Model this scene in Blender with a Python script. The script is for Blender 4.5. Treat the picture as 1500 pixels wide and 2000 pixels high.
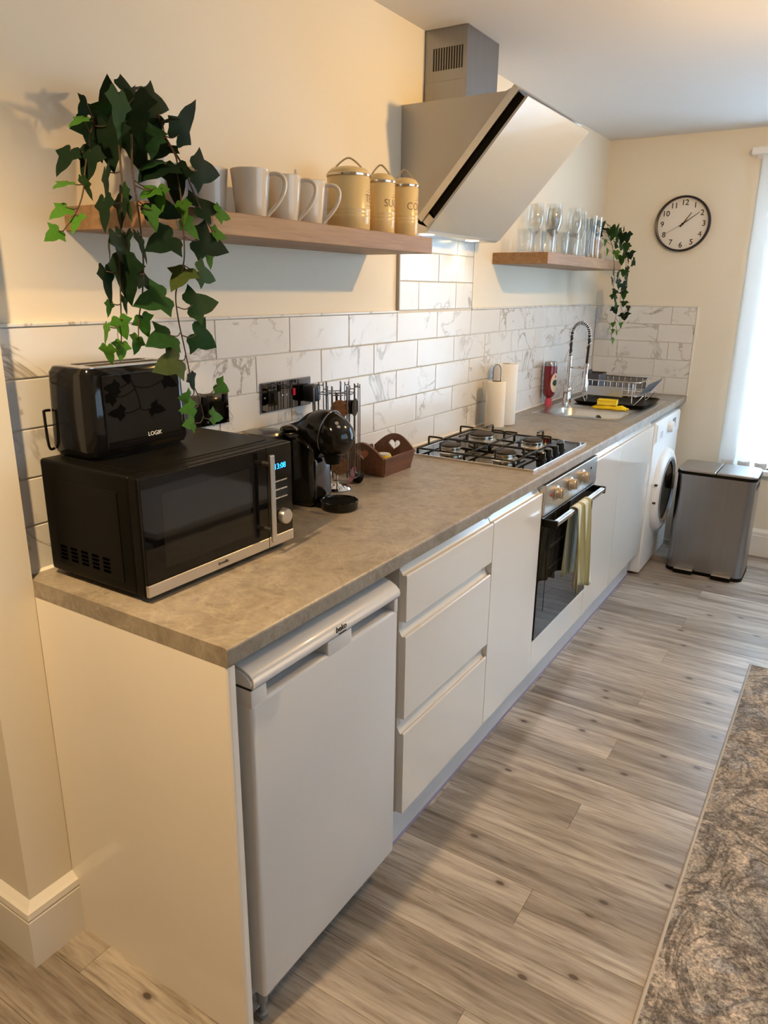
import bpy, bmesh, math, random
from mathutils import Vector, Matrix, Quaternion

for o in list(bpy.data.objects):
    bpy.data.objects.remove(o, do_unlink=True)
SC = bpy.context.scene
COL = SC.collection
R = math.radians
random.seed(7)

# ------------------------------------------------------------------ camera
cam_data = bpy.data.cameras.new('camera')
cam_data.sensor_fit = 'VERTICAL'
cam_data.sensor_height = 36.0
cam_data.lens = 1432.75 / 2000 * 36.0
cam_data.clip_start = 0.02
cam = bpy.data.objects.new('camera', cam_data)
COL.objects.link(cam)
yaw, pitch, roll = 0.562634574, -0.295583319, 0.0124092211
fwd = Vector((-math.sin(yaw) * math.cos(pitch), math.cos(yaw) * math.cos(pitch), math.sin(pitch)))
rt = fwd.cross(Vector((0, 0, 1))).normalized()
up = rt.cross(fwd)
rr = math.cos(roll) * rt + math.sin(roll) * up
uu = -math.sin(roll) * rt + math.cos(roll) * up
cam.matrix_world = Matrix(((rr.x, uu.x, -fwd.x, 1.4287), (rr.y, uu.y, -fwd.y, -0.81537), (rr.z, uu.z, -fwd.z, 1.50373), (0, 0, 0, 1)))
SC.camera = cam

# ------------------------------------------------------------------ light
SC.view_settings.view_transform = 'Standard'
SC.view_settings.look = 'None'
SC.view_settings.gamma = 1.0
SC.view_settings.use_curve_mapping = False
SC.view_settings.exposure = -0.1

world = bpy.data.worlds.new('daylight')
SC.world = world
world.use_nodes = True
wb = world.node_tree.nodes['Background']
wb.inputs['Color'].default_value = (0.72, 0.86, 1.0, 1)
wb.inputs['Strength'].default_value = 1.6

def area_light(name, loc, rot, sx, sy, energy, color):
    l = bpy.data.lights.new(name, 'AREA')
    l.shape = 'RECTANGLE'
    l.size, l.size_y = sx, sy
    l.energy = energy
    l.color = color
    o = bpy.data.objects.new(name, l)
    o.location = loc
    o.rotation_euler = rot
    COL.objects.link(o)
    return o

DAY = (0.60, 0.80, 1.0)
# daylight falling through the far window (behind the blind) and through the window of the right wall
area_light('daylight_far_window', (1.55, 4.25, 1.38), (R(-90), 0, 0), 2.4, 2.2, 245, DAY)
area_light('daylight_right_window', (3.74, 1.3, 1.45), (0, R(90), 0), 1.5, 2.6, 24, (0.55, 0.78, 1.0))

WARM = (1.0, 0.60, 0.19)

# ------------------------------------------------------------------ mesh tools
class MB:
    def __init__(self):
        self.v, self.f = [], []
    def add(self, v, f):
        n = len(self.v)
        self.v += [tuple(p) for p in v]
        self.f += [tuple(i + n for i in q) for q in f]
        return self
    def bm(self, b, M=None):
        if M is not None:
            b.transform(M)
        b.verts.index_update()
        self.add([v.co.copy() for v in b.verts], [[v.index for v in f.verts] for f in b.faces])
        b.free()
        return self
    def box(self, x0, x1, y0, y1, z0, z1, r=0.0, seg=2, M=None):
        b = bmesh.new()
        bmesh.ops.create_cube(b, size=1)
        for v in b.verts:
            v.co = ((x0 + x1) / 2 + v.co.x * (x1 - x0), (y0 + y1) / 2 + v.co.y * (y1 - y0), (z0 + z1) / 2 + v.co.z * (z1 - z0))
        if r > 0:
            bmesh.ops.bevel(b, geom=b.edges[:], offset=r, segments=seg, affect='EDGES', profile=0.5)
        return self.bm(b, M)
    def prism(self, poly, ax, a, b, M=None):
        # poly: list of 2d points in the two other axes (cyclic order yz / xz / xy)
        def P(p, t):
            return {'x': (t, p[0], p[1]), 'y': (p[0], t, p[1]), 'z': (p[0], p[1], t)}[ax]
        n = len(poly)
        v = [P(p, a) for p in poly] + [P(p, b) for p in poly]
        f = [tuple(range(n))[::-1], tuple(range(n, 2 * n))]
        f += [(i, (i + 1) % n, n + (i + 1) % n, n + i) for i in range(n)]
        if M is not None:
            v = [M @ Vector(p) for p in v]
        return self.add(v, f)
    def lathe(self, prof, c=(0, 0, 0), seg=32, M=None, cap=True):
        # prof: [(r, z)], around local z
        v, f = [], []
        rings = []
        for r, z in prof:
            if r < 1e-6:
                rings.append([len(v)]); v.append((0, 0, z))
            else:
                rings.append(list(range(len(v), len(v) + seg)))
                v += [(r * math.cos(2 * math.pi * i / seg), r * math.sin(2 * math.pi * i / seg), z) for i in range(seg)]
        for A, B in zip(rings, rings[1:]):
            for i in range(seg):
                j = (i + 1) % seg
                if len(A) == 1 and len(B) == 1: continue
                if len(A) == 1: f.append((A[0], B[j], B[i]))
                elif len(B) == 1: f.append((A[i], A[j], B[0]))
                else: f.append((A[i], A[j], B[j], B[i]))
        if cap:
            if len(rings[0]) > 1: f.append(tuple(rings[0][::-1]))
            if len(rings[-1]) > 1: f.append(tuple(rings[-1]))
        T = Matrix.Translation(c)
        if M is not None: T = T @ M
        return self.add([T @ Vector(p) for p in v], f)
    def tube(self, pts, r, seg=8, closed=False, M=None):
        pts = [Vector(p) for p in pts]
        n = len(pts)
        rad = r if isinstance(r, (list, tuple)) else [r] * n
        tang = []
        for i in range(n):
            a = pts[i - 1] if (i > 0 or closed) else pts[i]
            b = pts[(i + 1) % n] if (i < n - 1 or closed) else pts[i]
            tang.append((b - a).normalized())
        ref = Vector((0, 0, 1)) if abs(tang[0].z) < 0.9 else Vector((1, 0, 0))
        nrm = tang[0].cross(ref).normalized()
        v, f = [], []
        for i in range(n):
            if i:
                nrm = (nrm - tang[i] * nrm.dot(tang[i]))
                nrm = nrm.normalized() if nrm.length > 1e-6 else tang[i].orthogonal().normalized()
            bn = tang[i].cross(nrm)
            for k in range(seg):
                a = 2 * math.pi * k / seg
                v.append(pts[i] + (nrm * math.cos(a) + bn * math.sin(a)) * rad[i])
        m = n if closed else n - 1
        for i in range(m):
            j = (i + 1) % n
            for k in range(seg):
                l = (k + 1) % seg
                f.append((i * seg + k, i * seg + l, j * seg + l, j * seg + k))
        if not closed:
            f.append(tuple(range(seg))[::-1]); f.append(tuple((n - 1) * seg + k for k in range(seg)))
        if M is not None: v = [M @ p for p in v]
        return self.add(v, f)
    def mesh(self, name, mat, smooth=False):
        me = bpy.data.meshes.new(name)
        me.from_pydata(self.v, [], self.f)
        b = bmesh.new(); b.from_mesh(me)
        bmesh.ops.recalc_face_normals(b, faces=b.faces[:])
        b.to_mesh(me); b.free()
        if mat is not None: me.materials.append(mat)
        if smooth:
            for p in me.polygons: p.use_smooth = True
            if smooth is not True:
                me.set_sharp_from_angle(angle=R(smooth))
        me.update()
        return me

def smooth_path(pts, n=6, closed=False):
    P = [Vector(p) for p in pts]
    out = []
    m = len(P)
    for i in range(m if closed else m - 1):
        p0 = P[i - 1] if (i > 0 or closed) else P[i]
        p1, p2 = P[i], P[(i + 1) % m]
        p3 = P[(i + 2) % m] if (closed or i + 2 < m) else P[i + 1]
        for k in range(n):
            t = k / n
            out.append(0.5 * ((2 * p1) + (p2 - p0) * t + (2 * p0 - 5 * p1 + 4 * p2 - p3) * t * t + (3 * p1 - p0 - 3 * p2 + p3) * t ** 3))
    if not closed: out.append(P[-1])
    return out

def tag(o, label=None, cat=None, group=None, kind=None):
    if label: o['label'] = label
    if cat: o['category'] = cat
    if group: o['group'] = group
    if kind: o['kind'] = kind
    return o

def thing(name, label, cat, loc=(0, 0, 0), rotz=0.0, group=None):
    o = bpy.data.objects.new(name, None)
    o.empty_display_size = 0.05
    o.location = loc
    o.rotation_euler = (0, 0, rotz)
    COL.objects.link(o)
    return tag(o, label, cat, group)

def origin_of(o):
    p = Vector((0, 0, 0))
    while o is not None:
        p += Vector(o.location); o = o.parent
    return p

def part(name, mb, mat, parent=None, smooth=False, local=False, label=None):
    """a mesh object; vertices given in world space unless local"""
    me = mb if isinstance(mb, bpy.types.Mesh) else mb.mesh(name, mat, smooth)
    o = bpy.data.objects.new(name, me)
    COL.objects.link(o)
    if parent is not None:
        if not local:
            me.transform(Matrix.Translation(-origin_of(parent)))
        o.parent = parent
    if label: o['label'] = label
    return o

def single(name, mb, mat, label, cat, base=(0, 0, 0), smooth=False, group=None):
    """a thing that is one mesh with its origin at its base (vertices in world space)"""
    me = mb.mesh(name, mat, smooth)
    me.transform(Matrix.Translation(-Vector(base)))
    o = bpy.data.objects.new(name, me)
    o.location = base
    COL.objects.link(o)
    return tag(o, label, cat, group)

def struct(name, mb, mat, smooth=False):
    o = part(name, mb, mat, None, smooth)
    o['kind'] = 'structure'
    return o

def copy_tree(root, loc=None, rotz=None, label=None, parent=None):
    c = root.copy()
    COL.objects.link(c)
    c.parent = parent
    if loc is not None: c.location = loc
    if rotz is not None: c.rotation_euler = (0, 0, rotz)
    if label: c['label'] = label
    for ch in list(root.children):
        copy_tree(ch, parent=c)
    return c

def text_mb(txt, size, M, depth=0.0006, align='CENTER', bend=None, bold=0.0):
    cu = bpy.data.curves.new('lettering', 'FONT')
    cu.body = txt; cu.size = size; cu.extrude = depth / 2
    cu.align_x = align; cu.align_y = 'CENTER'; cu.offset = bold
    cu.resolution_u = 3
    o = bpy.data.objects.new('lettering', cu)
    COL.objects.link(o)
    dg = bpy.context.evaluated_depsgraph_get()
    me = bpy.data.meshes.new_from_object(o.evaluated_get(dg))
    v = [p.co.copy() for p in me.vertices]
    f = [tuple(p.vertices) for p in me.polygons]
    bpy.data.objects.remove(o); bpy.data.curves.remove(cu); bpy.data.meshes.remove(me)
    if bend: v = [bend(p) for p in v]
    else: v = [M @ p for p in v]
    m = MB(); m.add(v, f)
    return m

# local frame of writing on faces that look towards +x / -y
def face_x(x, y, z): return Matrix(((0, 0, 1, x), (1, 0, 0, y), (0, 1, 0, z), (0, 0, 0, 1)))
def face_my(x, y, z): return Matrix(((1, 0, 0, x), (0, 0, -1, y), (0, 1, 0, z), (0, 0, 0, 1)))

# ------------------------------------------------------------------ materials
def new_mat(name):
    m = bpy.data.materials.new(name); m.use_nodes = True
    nt = m.node_tree
    return m, nt, nt.nodes['Principled BSDF']

def pbr(name, col, rough=0.5, metal=0.0, coat=0.0, noise=0.0, nscale=30.0, bump=0.0, trans=0.0, ior=1.45, emit=None, estr=0.0, spec=None, aniso=None):
    m, nt, b = new_mat(name)
    b.inputs['Base Color'].default_value = (*col, 1)
    b.inputs['Roughness'].default_value = rough
    b.inputs['Metallic'].default_value = metal
    b.inputs['Coat Weight'].default_value = coat
    b.inputs['Coat Roughness'].default_value = 0.03
    b.inputs['Transmission Weight'].default_value = trans
    b.inputs['IOR'].default_value = ior
    if spec is not None: b.inputs['Specular IOR Level'].default_value = spec
    if emit:
        b.inputs['Emission Color'].default_value = (*emit, 1); b.inputs['Emission Strength'].default_value = estr
    g = nt.nodes.new('ShaderNodeNewGeometry')
    n = nt.nodes.new('ShaderNodeTexNoise'); n.inputs['Scale'].default_value = nscale; n.inputs['Detail'].default_value = 4
    mp = nt.nodes.new('ShaderNodeMapping')
    if aniso: mp.inputs['Scale'].default_value = aniso
    nt.links.new(g.outputs['Position'], mp.inputs['Vector']); nt.links.new(mp.outputs[0], n.inputs['Vector'])
    if noise > 0:
        mx = nt.nodes.new('ShaderNodeMix'); mx.data_type = 'RGBA'
        mx.inputs[6].default_value = (*[c * (1 - noise) for c in col], 1)
        mx.inputs[7].default_value = (*[min(1, c * (1 + noise)) for c in col], 1)
        nt.links.new(n.outputs['Fac'], mx.inputs[0]); nt.links.new(mx.outputs[2], b.inputs['Base Color'])
    if bump > 0:
        bp = nt.nodes.new('ShaderNodeBump'); bp.inputs['Strength'].default_value = bump; bp.inputs['Distance'].default_value = 0.002
        nt.links.new(n.outputs['Fac'], bp.inputs['Height']); nt.links.new(bp.outputs[0], b.inputs['Normal'])
    return m

def ramp(nt, stops, src, interp='LINEAR'):
    r = nt.nodes.new('ShaderNodeValToRGB')
    r.color_ramp.interpolation = interp
    while len(r.color_ramp.elements) < len(stops): r.color_ramp.elements.new(0.5)
    for e, (p, c) in zip(r.color_ramp.elements, stops):
        e.position = p; e.color = (*c, 1)
    nt.links.new(src, r.inputs['Fac'])
    return r.outputs['Color']

def mixc(nt, fac, a, b, mode='MIX'):
    m = nt.nodes.new('ShaderNodeMix'); m.data_type = 'RGBA'; m.blend_type = mode
    for k, s in ((0, fac), (6, a), (7, b)):
        if hasattr(s, 'is_linked'): nt.links.new(s, m.inputs[k])
        elif isinstance(s, (int, float)): m.inputs[k].default_value = s
        else: m.inputs[k].default_value = (*s, 1)
    return m.outputs[2]

def pos_vec(nt, scale=(1, 1, 1), rand=0.0, rot=(0, 0, 0)):
    g = nt.nodes.new('ShaderNodeNewGeometry')
    src = g.outputs['Position']
    if rand:
        oi = nt.nodes.new('ShaderNodeObjectInfo')
        mul = nt.nodes.new('ShaderNodeMath'); mul.operation = 'MULTIPLY'; mul.inputs[1].default_value = rand
        nt.links.new(oi.outputs['Random'], mul.inputs[0])
        ad = nt.nodes.new('ShaderNodeVectorMath'); ad.operation = 'ADD'
        nt.links.new(src, ad.inputs[0]); nt.links.new(mul.outputs[0], ad.inputs[1])
        src = ad.outputs[0]
    mp = nt.nodes.new('ShaderNodeMapping'); mp.inputs['Scale'].default_value = scale; mp.inputs['Rotation'].default_value = rot
    nt.links.new(src, mp.inputs['Vector'])
    return mp.outputs[0]

def noise(nt, vec, scale, detail=5, rough=0.55, dist=0.0):
    n = nt.nodes.new('ShaderNodeTexNoise')
    n.inputs['Scale'].default_value = scale; n.inputs['Detail'].default_value = detail
    n.inputs['Roughness'].default_value = rough; n.inputs['Distortion'].default_value = dist
    nt.links.new(vec, n.inputs['Vector'])
    return n.outputs['Fac']

def bump(nt, b, h, strength, dist=0.002):
    bp = nt.nodes.new('ShaderNodeBump'); bp.inputs['Strength'].default_value = strength; bp.inputs['Distance'].default_value = dist
    nt.links.new(h, bp.inputs['Height']); nt.links.new(bp.outputs[0], b.inputs['Normal'])

def objrand(nt):
    return nt.nodes.new('ShaderNodeObjectInfo').outputs['Random']

M = {}
M['wall'] = pbr('wall_paint', (0.80, 0.74, 0.62), 0.75, noise=0.015, nscale=3, bump=0.05)
M['ceiling'] = pbr('ceiling_paint', (0.80, 0.79, 0.78), 0.8, noise=0.01, nscale=3)
M['skirting'] = pbr('skirting_gloss', (0.80, 0.775, 0.73), 0.4)
M['door'] = pbr('cream_gloss', (0.80, 0.765, 0.71), 0.16, coat=0.6)
M['panel'] = pbr('cream_panel', (0.84, 0.79, 0.71), 0.12, spec=0.45)
M['carcass'] = pbr('cabinet_carcass', (0.62, 0.58, 0.52), 0.5)
M['plinth'] = pbr('plinth_grey', (0.62, 0.62, 0.64), 0.35)
M['film'] = pbr('violet_edge_film', (0.26, 0.26, 0.44), 0.4)
M['white_app'] = pbr('appliance_white', (0.70, 0.69, 0.68), 0.32, coat=0.2)
M['white_side'] = pbr('appliance_side_grey', (0.42, 0.43, 0.44), 0.45)
M['white'] = pbr('white_plastic', (0.80, 0.80, 0.79), 0.35)
M['grey_plastic'] = pbr('grey_plastic', (0.20, 0.21, 0.22), 0.45)
M['dark'] = pbr('dark_gap', (0.03, 0.028, 0.026), 0.7)
M['void'] = pbr('slot_void', (0.0008, 0.0008, 0.0008), 0.9, spec=0.0)
M['black_gloss'] = pbr('black_gloss', (0.006, 0.006, 0.006), 0.10, spec=0.45)
M['black_glass'] = pbr('black_glass', (0.004, 0.004, 0.005), 0.03, spec=0.35)
M['black_satin'] = pbr('black_satin', (0.004, 0.0038, 0.0036), 0.42, spec=0.12)
M['black_matt'] = pbr('black_enamel', (0.01, 0.01, 0.01), 0.5)
M['steel'] = pbr('brushed_steel', (0.62, 0.60, 0.57), 0.28, metal=1.0, noise=0.06, nscale=40, aniso=(1, 0.04, 1))
M['steel_v'] = pbr('brushed_steel_vertical', (0.31, 0.31, 0.32), 0.28, metal=1.0, noise=0.06, nscale=60, aniso=(1, 1, 0.03))
M['chrome'] = pbr('chrome', (0.75, 0.75, 0.76), 0.06, metal=1.0)
M['dark_chrome'] = pbr('black_nickel', (0.22, 0.22, 0.24), 0.05, metal=1.0)
M['grey_hood'] = pbr('hood_grey_steel', (0.46, 0.44, 0.41), 0.42, metal=0.7)
M['hood_glass'] = pbr('hood_white_glass', (0.50, 0.50, 0.47), 0.04, spec=0.6)
M['ceramic'] = pbr('mug_stoneware', (0.74, 0.67, 0.56), 0.22, coat=0.4)
M['pot'] = pbr('pot_white', (0.72, 0.69, 0.64), 0.45)
M['blue_grey'] = pbr('blue_grey_glaze', (0.22, 0.23, 0.27), 0.3)
M['canister'] = pbr('canister_cream', (0.74, 0.56, 0.27), 0.28, coat=0.3)
M['letter'] = pbr('canister_print', (0.30, 0.20, 0.09), 0.5)
M['brass'] = pbr('warm_chrome', (0.66, 0.60, 0.50), 0.15, metal=1.0)
M['stem'] = pbr('ivy_stem', (0.055, 0.032, 0.014), 0.6)
M['soil'] = pbr('soil', (0.03, 0.02, 0.012), 0.9, bump=0.5, nscale=200)
M['paper'] = pbr('paper_towel', (0.82, 0.80, 0.76), 0.9, bump=0.3, nscale=400)
M['yellow'] = pbr('yellow_cloth', (0.85, 0.60, 0.01), 0.8, bump=0.3, nscale=250)
M['yellow_s'] = pbr('yellow_sponge', (0.88, 0.66, 0.05), 0.85, bump=0.6, nscale=350)
M['red_bottle'] = pbr('crimson_plastic', (0.16, 0.004, 0.012), 0.12, coat=0.5)
M['pink'] = pbr('pink_cap', (0.55, 0.06, 0.10), 0.3)
M['label_cream'] = pbr('label_cream', (0.72, 0.62, 0.48), 0.5)
M['label_green'] = pbr('label_dark_green', (0.015, 0.05, 0.04), 0.5)
M['knob_beige'] = pbr('oven_knob', (0.50, 0.42, 0.33), 0.25, metal=0.6)
M['red'] = pbr('red_dot', (0.45, 0.01, 0.02), 0.4)
M['wood_dark'] = None
M['clock_face'] = pbr('clock_face', (0.78, 0.75, 0.70), 0.5)
M['clock_rim'] = pbr('clock_rim', (0.012, 0.012, 0.02), 0.3)
M['clock_ink'] = pbr('clock_ink', (0.01, 0.01, 0.012), 0.6)
M['led_blue'] = pbr('display_blue', (0.0, 0.02, 0.05), 0.4, emit=(0.02, 0.32, 1.0), estr=4.0)
M['lamp'] = pbr('hood_lamp', (1, 1, 1), 0.4, emit=(1.0, 0.86, 0.55), estr=14.0)
M['downlight'] = pbr('downlight_lens', (1, 1, 1), 0.4, emit=(1.0, 0.72, 0.42), estr=6.0)
M['light_wall'] = pbr('window_frame_white', (0.80, 0.80, 0.80), 0.35)
M['plug'] = pbr('plug_blue_black', (0.02, 0.025, 0.04), 0.4)
M['grate'] = pbr('cast_black', (0.012, 0.012, 0.013), 0.4)
M['prong'] = pbr('rack_prong_blue_grey', (0.16, 0.20, 0.28), 0.35)
M['cutlery_box'] = pbr('rack_caddy_grey', (0.07, 0.07, 0.08), 0.45)
M['rubber'] = pbr('rubber_black', (0.015, 0.015, 0.015), 0.7)
M['pod_pink'] = pbr('pod_pink', (0.50, 0.08, 0.16), 0.4)
M['switch_red'] = pbr('switch_red', (0.55, 0.02, 0.06), 0.3)
M['bead'] = pbr('silicone_bead', (0.80, 0.77, 0.70), 0.35)

def glass_mat():
    # thin clear glassware: see-through, with reflections growing towards the rim of each form
    m = bpy.data.materials.new('clear_glass'); m.use_nodes = True
    nt = m.node_tree; nt.nodes.clear()
    out = nt.nodes.new('ShaderNodeOutputMaterial')
    t = nt.nodes.new('ShaderNodeBsdfTransparent'); t.inputs['Color'].default_value = (0.965, 0.975, 0.975, 1)
    g = nt.nodes.new('ShaderNodeBsdfGlossy'); g.inputs['Roughness'].default_value = 0.03; g.inputs['Color'].default_value = (1, 1, 1, 1)
    lw = nt.nodes.new('ShaderNodeLayerWeight'); lw.inputs['Blend'].default_value = 0.25
    fr = nt.nodes.new('ShaderNodeMapRange'); fr.inputs['To Min'].default_value = 0.03; fr.inputs['To Max'].default_value = 0.42
    nt.links.new(lw.outputs['Facing'], fr.inputs['Value'])
    mx = nt.nodes.new('ShaderNodeMixShader')
    n = noise(nt, pos_vec(nt), 40, 2)
    mp = nt.nodes.new('ShaderNodeMapRange'); mp.inputs['To Min'].default_value = 0.85; mp.inputs['To Max'].default_value = 1.1
    nt.links.new(n, mp.inputs['Value'])
    ml = nt.nodes.new('ShaderNodeMath'); ml.operation = 'MULTIPLY'
    nt.links.new(fr.outputs[0], ml.inputs[0]); nt.links.new(mp.outputs[0], ml.inputs[1])
    nt.links.new(ml.outputs[0], mx.inputs['Fac']); nt.links.new(t.outputs[0], mx.inputs[1]); nt.links.new(g.outputs[0], mx.inputs[2]); nt.links.new(mx.outputs[0], out.inputs['Surface'])
    return m
M['glass'] = glass_mat()

def pane_mat():
    m, nt, b = new_mat('window_pane')
    b.inputs['Base Color'].default_value = (0.9, 0.96, 1.0, 1)
    b.inputs['Roughness'].default_value = 0.0
    b.inputs['Transmission Weight'].default_value = 1.0
    b.inputs['IOR'].default_value = 1.05
    return m
M['pane'] = pane_mat()

def vane_mat():
    m = bpy.data.materials.new('blind_fabric'); m.use_nodes = True
    nt = m.node_tree; nt.nodes.clear()
    out = nt.nodes.new('ShaderNodeOutputMaterial')
    d = nt.nodes.new('ShaderNodeBsdfDiffuse'); d.inputs['Color'].default_value = (0.85, 0.85, 0.84, 1)
    t = nt.nodes.new('ShaderNodeBsdfTranslucent'); t.inputs['Color'].default_value = (0.85, 0.88, 0.9, 1)
    mx = nt.nodes.new('ShaderNodeMixShader')
    n = noise(nt, pos_vec(nt, (60, 60, 2)), 8, 3)
    mp = nt.nodes.new('ShaderNodeMapRange'); mp.inputs['To Min'].default_value = 0.42; mp.inputs['To Max'].default_value = 0.58
    nt.links.new(n, mp.inputs['Value']); nt.links.new(mp.outputs[0], mx.inputs['Fac'])
    nt.links.new(d.outputs[0], mx.inputs[1]); nt.links.new(t.outputs[0], mx.inputs[2]); nt.links.new(mx.outputs[0], out.inputs['Surface'])
    return m
M['vane'] = vane_mat()

def marble_mat():
    m, nt, b = new_mat('marble_tile')
    v = pos_vec(nt, (1, 1, 1), rand=17.0)
    vr = pos_vec(nt, (1, 1.0, 1.0), rand=17.0, rot=(R(35), 0, R(20)))
    big = noise(nt, v, 6.0, 3)
    # thin crooked veins: |noise - 0.5| small
    def vein(scale, width, dist):
        n = noise(nt, vr, scale, 6, 0.6, dist)
        s = nt.nodes.new('ShaderNodeMath'); s.operation = 'SUBTRACT'; s.inputs[1].default_value = 0.5; nt.links.new(n, s.inputs[0])
        a = nt.nodes.new('ShaderNodeMath'); a.operation = 'ABSOLUTE'; nt.links.new(s.outputs[0], a.inputs[0])
        return ramp(nt, [(0.0, (1, 1, 1)), (width, (0, 0, 0))], a.outputs[0])
    v1 = vein(3.2, 0.022, 0.8)
    mask = ramp(nt, [(0.42, (0, 0, 0)), (0.62, (1, 1, 1))], noise(nt, v, 5.0, 2))
    veins = mixc(nt, 1.0, v1, mask, 'MULTIPLY')
    base = mixc(nt, big, (0.80, 0.79, 0.77), (0.70, 0.695, 0.68))
    col = mixc(nt, veins, base, (0.36, 0.33, 0.29))
    nt.links.new(col, b.inputs['Base Color'])
    b.inputs['Roughness'].default_value = 0.17
    b.inputs['Specular IOR Level'].default_value = 0.4
    return m
M['tile'] = marble_mat()
M['grout'] = pbr('grout', (0.70, 0.67, 0.61), 0.85, bump=0.2, nscale=300)

def stone_mat():
    m, nt, b = new_mat('worktop_stone')
    v = pos_vec(nt)
    vs = pos_vec(nt, (1, 1, 1), rot=(0, 0, R(25)))
    n1 = noise(nt, v, 11, 9, 0.72, 0.9)
    n2 = noise(nt, vs, 42, 7, 0.75, 0.5)
    n3 = noise(nt, vs, 4.5, 5, 0.6, 1.6)
    c1 = ramp(nt, [(0.32, (0.15, 0.12, 0.088)), (0.45, (0.32, 0.27, 0.205)), (0.57, (0.43, 0.37, 0.29)), (0.70, (0.23, 0.19, 0.145))], n1)
    c2 = ramp(nt, [(0.35, (0.20, 0.165, 0.12)), (0.5, (0.33, 0.28, 0.22)), (0.68, (0.46, 0.40, 0.32))], n2)
    c = mixc(nt, 0.4, c1, c2)
    s = nt.nodes.new('ShaderNodeMath'); s.operation = 'SUBTRACT'; s.inputs[1].default_value = 0.5; nt.links.new(n3, s.inputs[0])
    a = nt.nodes.new('ShaderNodeMath'); a.operation = 'ABSOLUTE'; nt.links.new(s.outputs[0], a.inputs[0])
    vein = ramp(nt, [(0.0, (0.5, 0.5, 0.5)), (0.012, (0, 0, 0))], a.outputs[0])
    c = mixc(nt, vein, c, (0.52, 0.45, 0.36))
    c = mixc(nt, 1.0, c, (0.84, 0.85, 0.87), 'MULTIPLY')
    nt.links.new(c, b.inputs['Base Color'])
    b.inputs['Roughness'].default_value = 0.42
    bump(nt, b, n2, 0.08)
    return m
M['stone'] = stone_mat()

def wood_mat(name, c_lo, c_mid, c_hi, axis='y', rough=0.5, fine=90.0):
    m, nt, b = new_mat(name)
    sc = {'x': (0.06, 1, 1), 'y': (1, 0.06, 1), 'z': (1, 1, 0.06)}[axis]
    v = pos_vec(nt, sc, rand=5.0)
    n1 = noise(nt, v, fine, 6, 0.6, 0.4)
    n2 = noise(nt, v, fine * 0.22, 4, 0.55, 1.2)
    c = mixc(nt, 0.5, ramp(nt, [(0.3, c_lo), (0.5, c_mid), (0.7, c_hi)], n1), ramp(nt, [(0.3, c_lo), (0.55, c_mid), (0.75, c_hi)], n2))
    nt.links.new(c, b.inputs['Base Color'])
    b.inputs['Roughness'].default_value = rough
    bump(nt, b, n1, 0.12)
    return m
M['oak'] = wood_mat('oak_veneer', (0.20, 0.105, 0.045), (0.32, 0.185, 0.09), (0.42, 0.26, 0.135), 'y')
M['wood_dark'] = wood_mat('dark_stained_wood', (0.07, 0.025, 0.012), (0.13, 0.05, 0.024), (0.19, 0.08, 0.04), 'y', 0.4)

def plank_mat():
    m, nt, b = new_mat('grey_oak_plank')
    v = pos_vec(nt, (0.09, 1, 1), rand=9.0)
    n1 = noise(nt, v, 55, 8, 0.65, 0.7)
    n2 = noise(nt, v, 13, 5, 0.6, 1.6)
    vk = pos_vec(nt, (0.55, 1, 1), rand=9.0)
    vo = nt.nodes.new('ShaderNodeTexVoronoi'); vo.voronoi_dimensions = '2D'; vo.inputs['Scale'].default_value = 5.2; nt.links.new(vk, vo.inputs['Vector'])
    knot = vo.outputs['Distance']
    n3 = noise(nt, pos_vec(nt, (0.05, 1, 1), rand=9.0), 130, 4, 0.6, 0.5)
    base = mixc(nt, objrand(nt), (0.30, 0.265, 0.23), (0.49, 0.445, 0.39))
    g1 = ramp(nt, [(0.30, (0.42, 0.39, 0.36)), (0.45, (0.84, 0.82, 0.80)), (0.58, (1.05, 1.05, 1.05)), (0.75, (1.2, 1.2, 1.2))], n1)
    g2 = ramp(nt, [(0.30, (0.48, 0.44, 0.41)), (0.45, (0.84, 0.82, 0.80)), (0.60, (1.12, 1.12, 1.12))], n2)
    c = mixc(nt, 0.8, base, g1, 'MULTIPLY')
    c = mixc(nt, 0.85, c, g2, 'MULTIPLY')
    n4 = noise(nt, pos_vec(nt, (0.12, 1, 1), rand=9.0), 7, 3, 0.5, 0.4)
    c = mixc(nt, 0.8, c, ramp(nt, [(0.36, (0.70, 0.67, 0.64)), (0.5, (1, 1, 1)), (0.64, (1.22, 1.22, 1.22))], n4), 'MULTIPLY')
    g3 = ramp(nt, [(0.30, (0.45, 0.42, 0.40)), (0.42, (0.95, 0.95, 0.95)), (0.6, (1.05, 1.05, 1.05))], n3)
    c = mixc(nt, 0.8, c, g3, 'MULTIPLY')
    k = ramp(nt, [(0.026, (0.95, 0.95, 0.95)), (0.042, (0.3, 0.3, 0.3)), (0.09, (0, 0, 0))], knot)
    c = mixc(nt, k, c, (0.07, 0.05, 0.036))
    nt.links.new(c, b.inputs['Base Color'])
    b.inputs['Roughness'].default_value = 0.32
    bump(nt, b, n1, 0.08)
    return m
M['plank'] = plank_mat()

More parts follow.
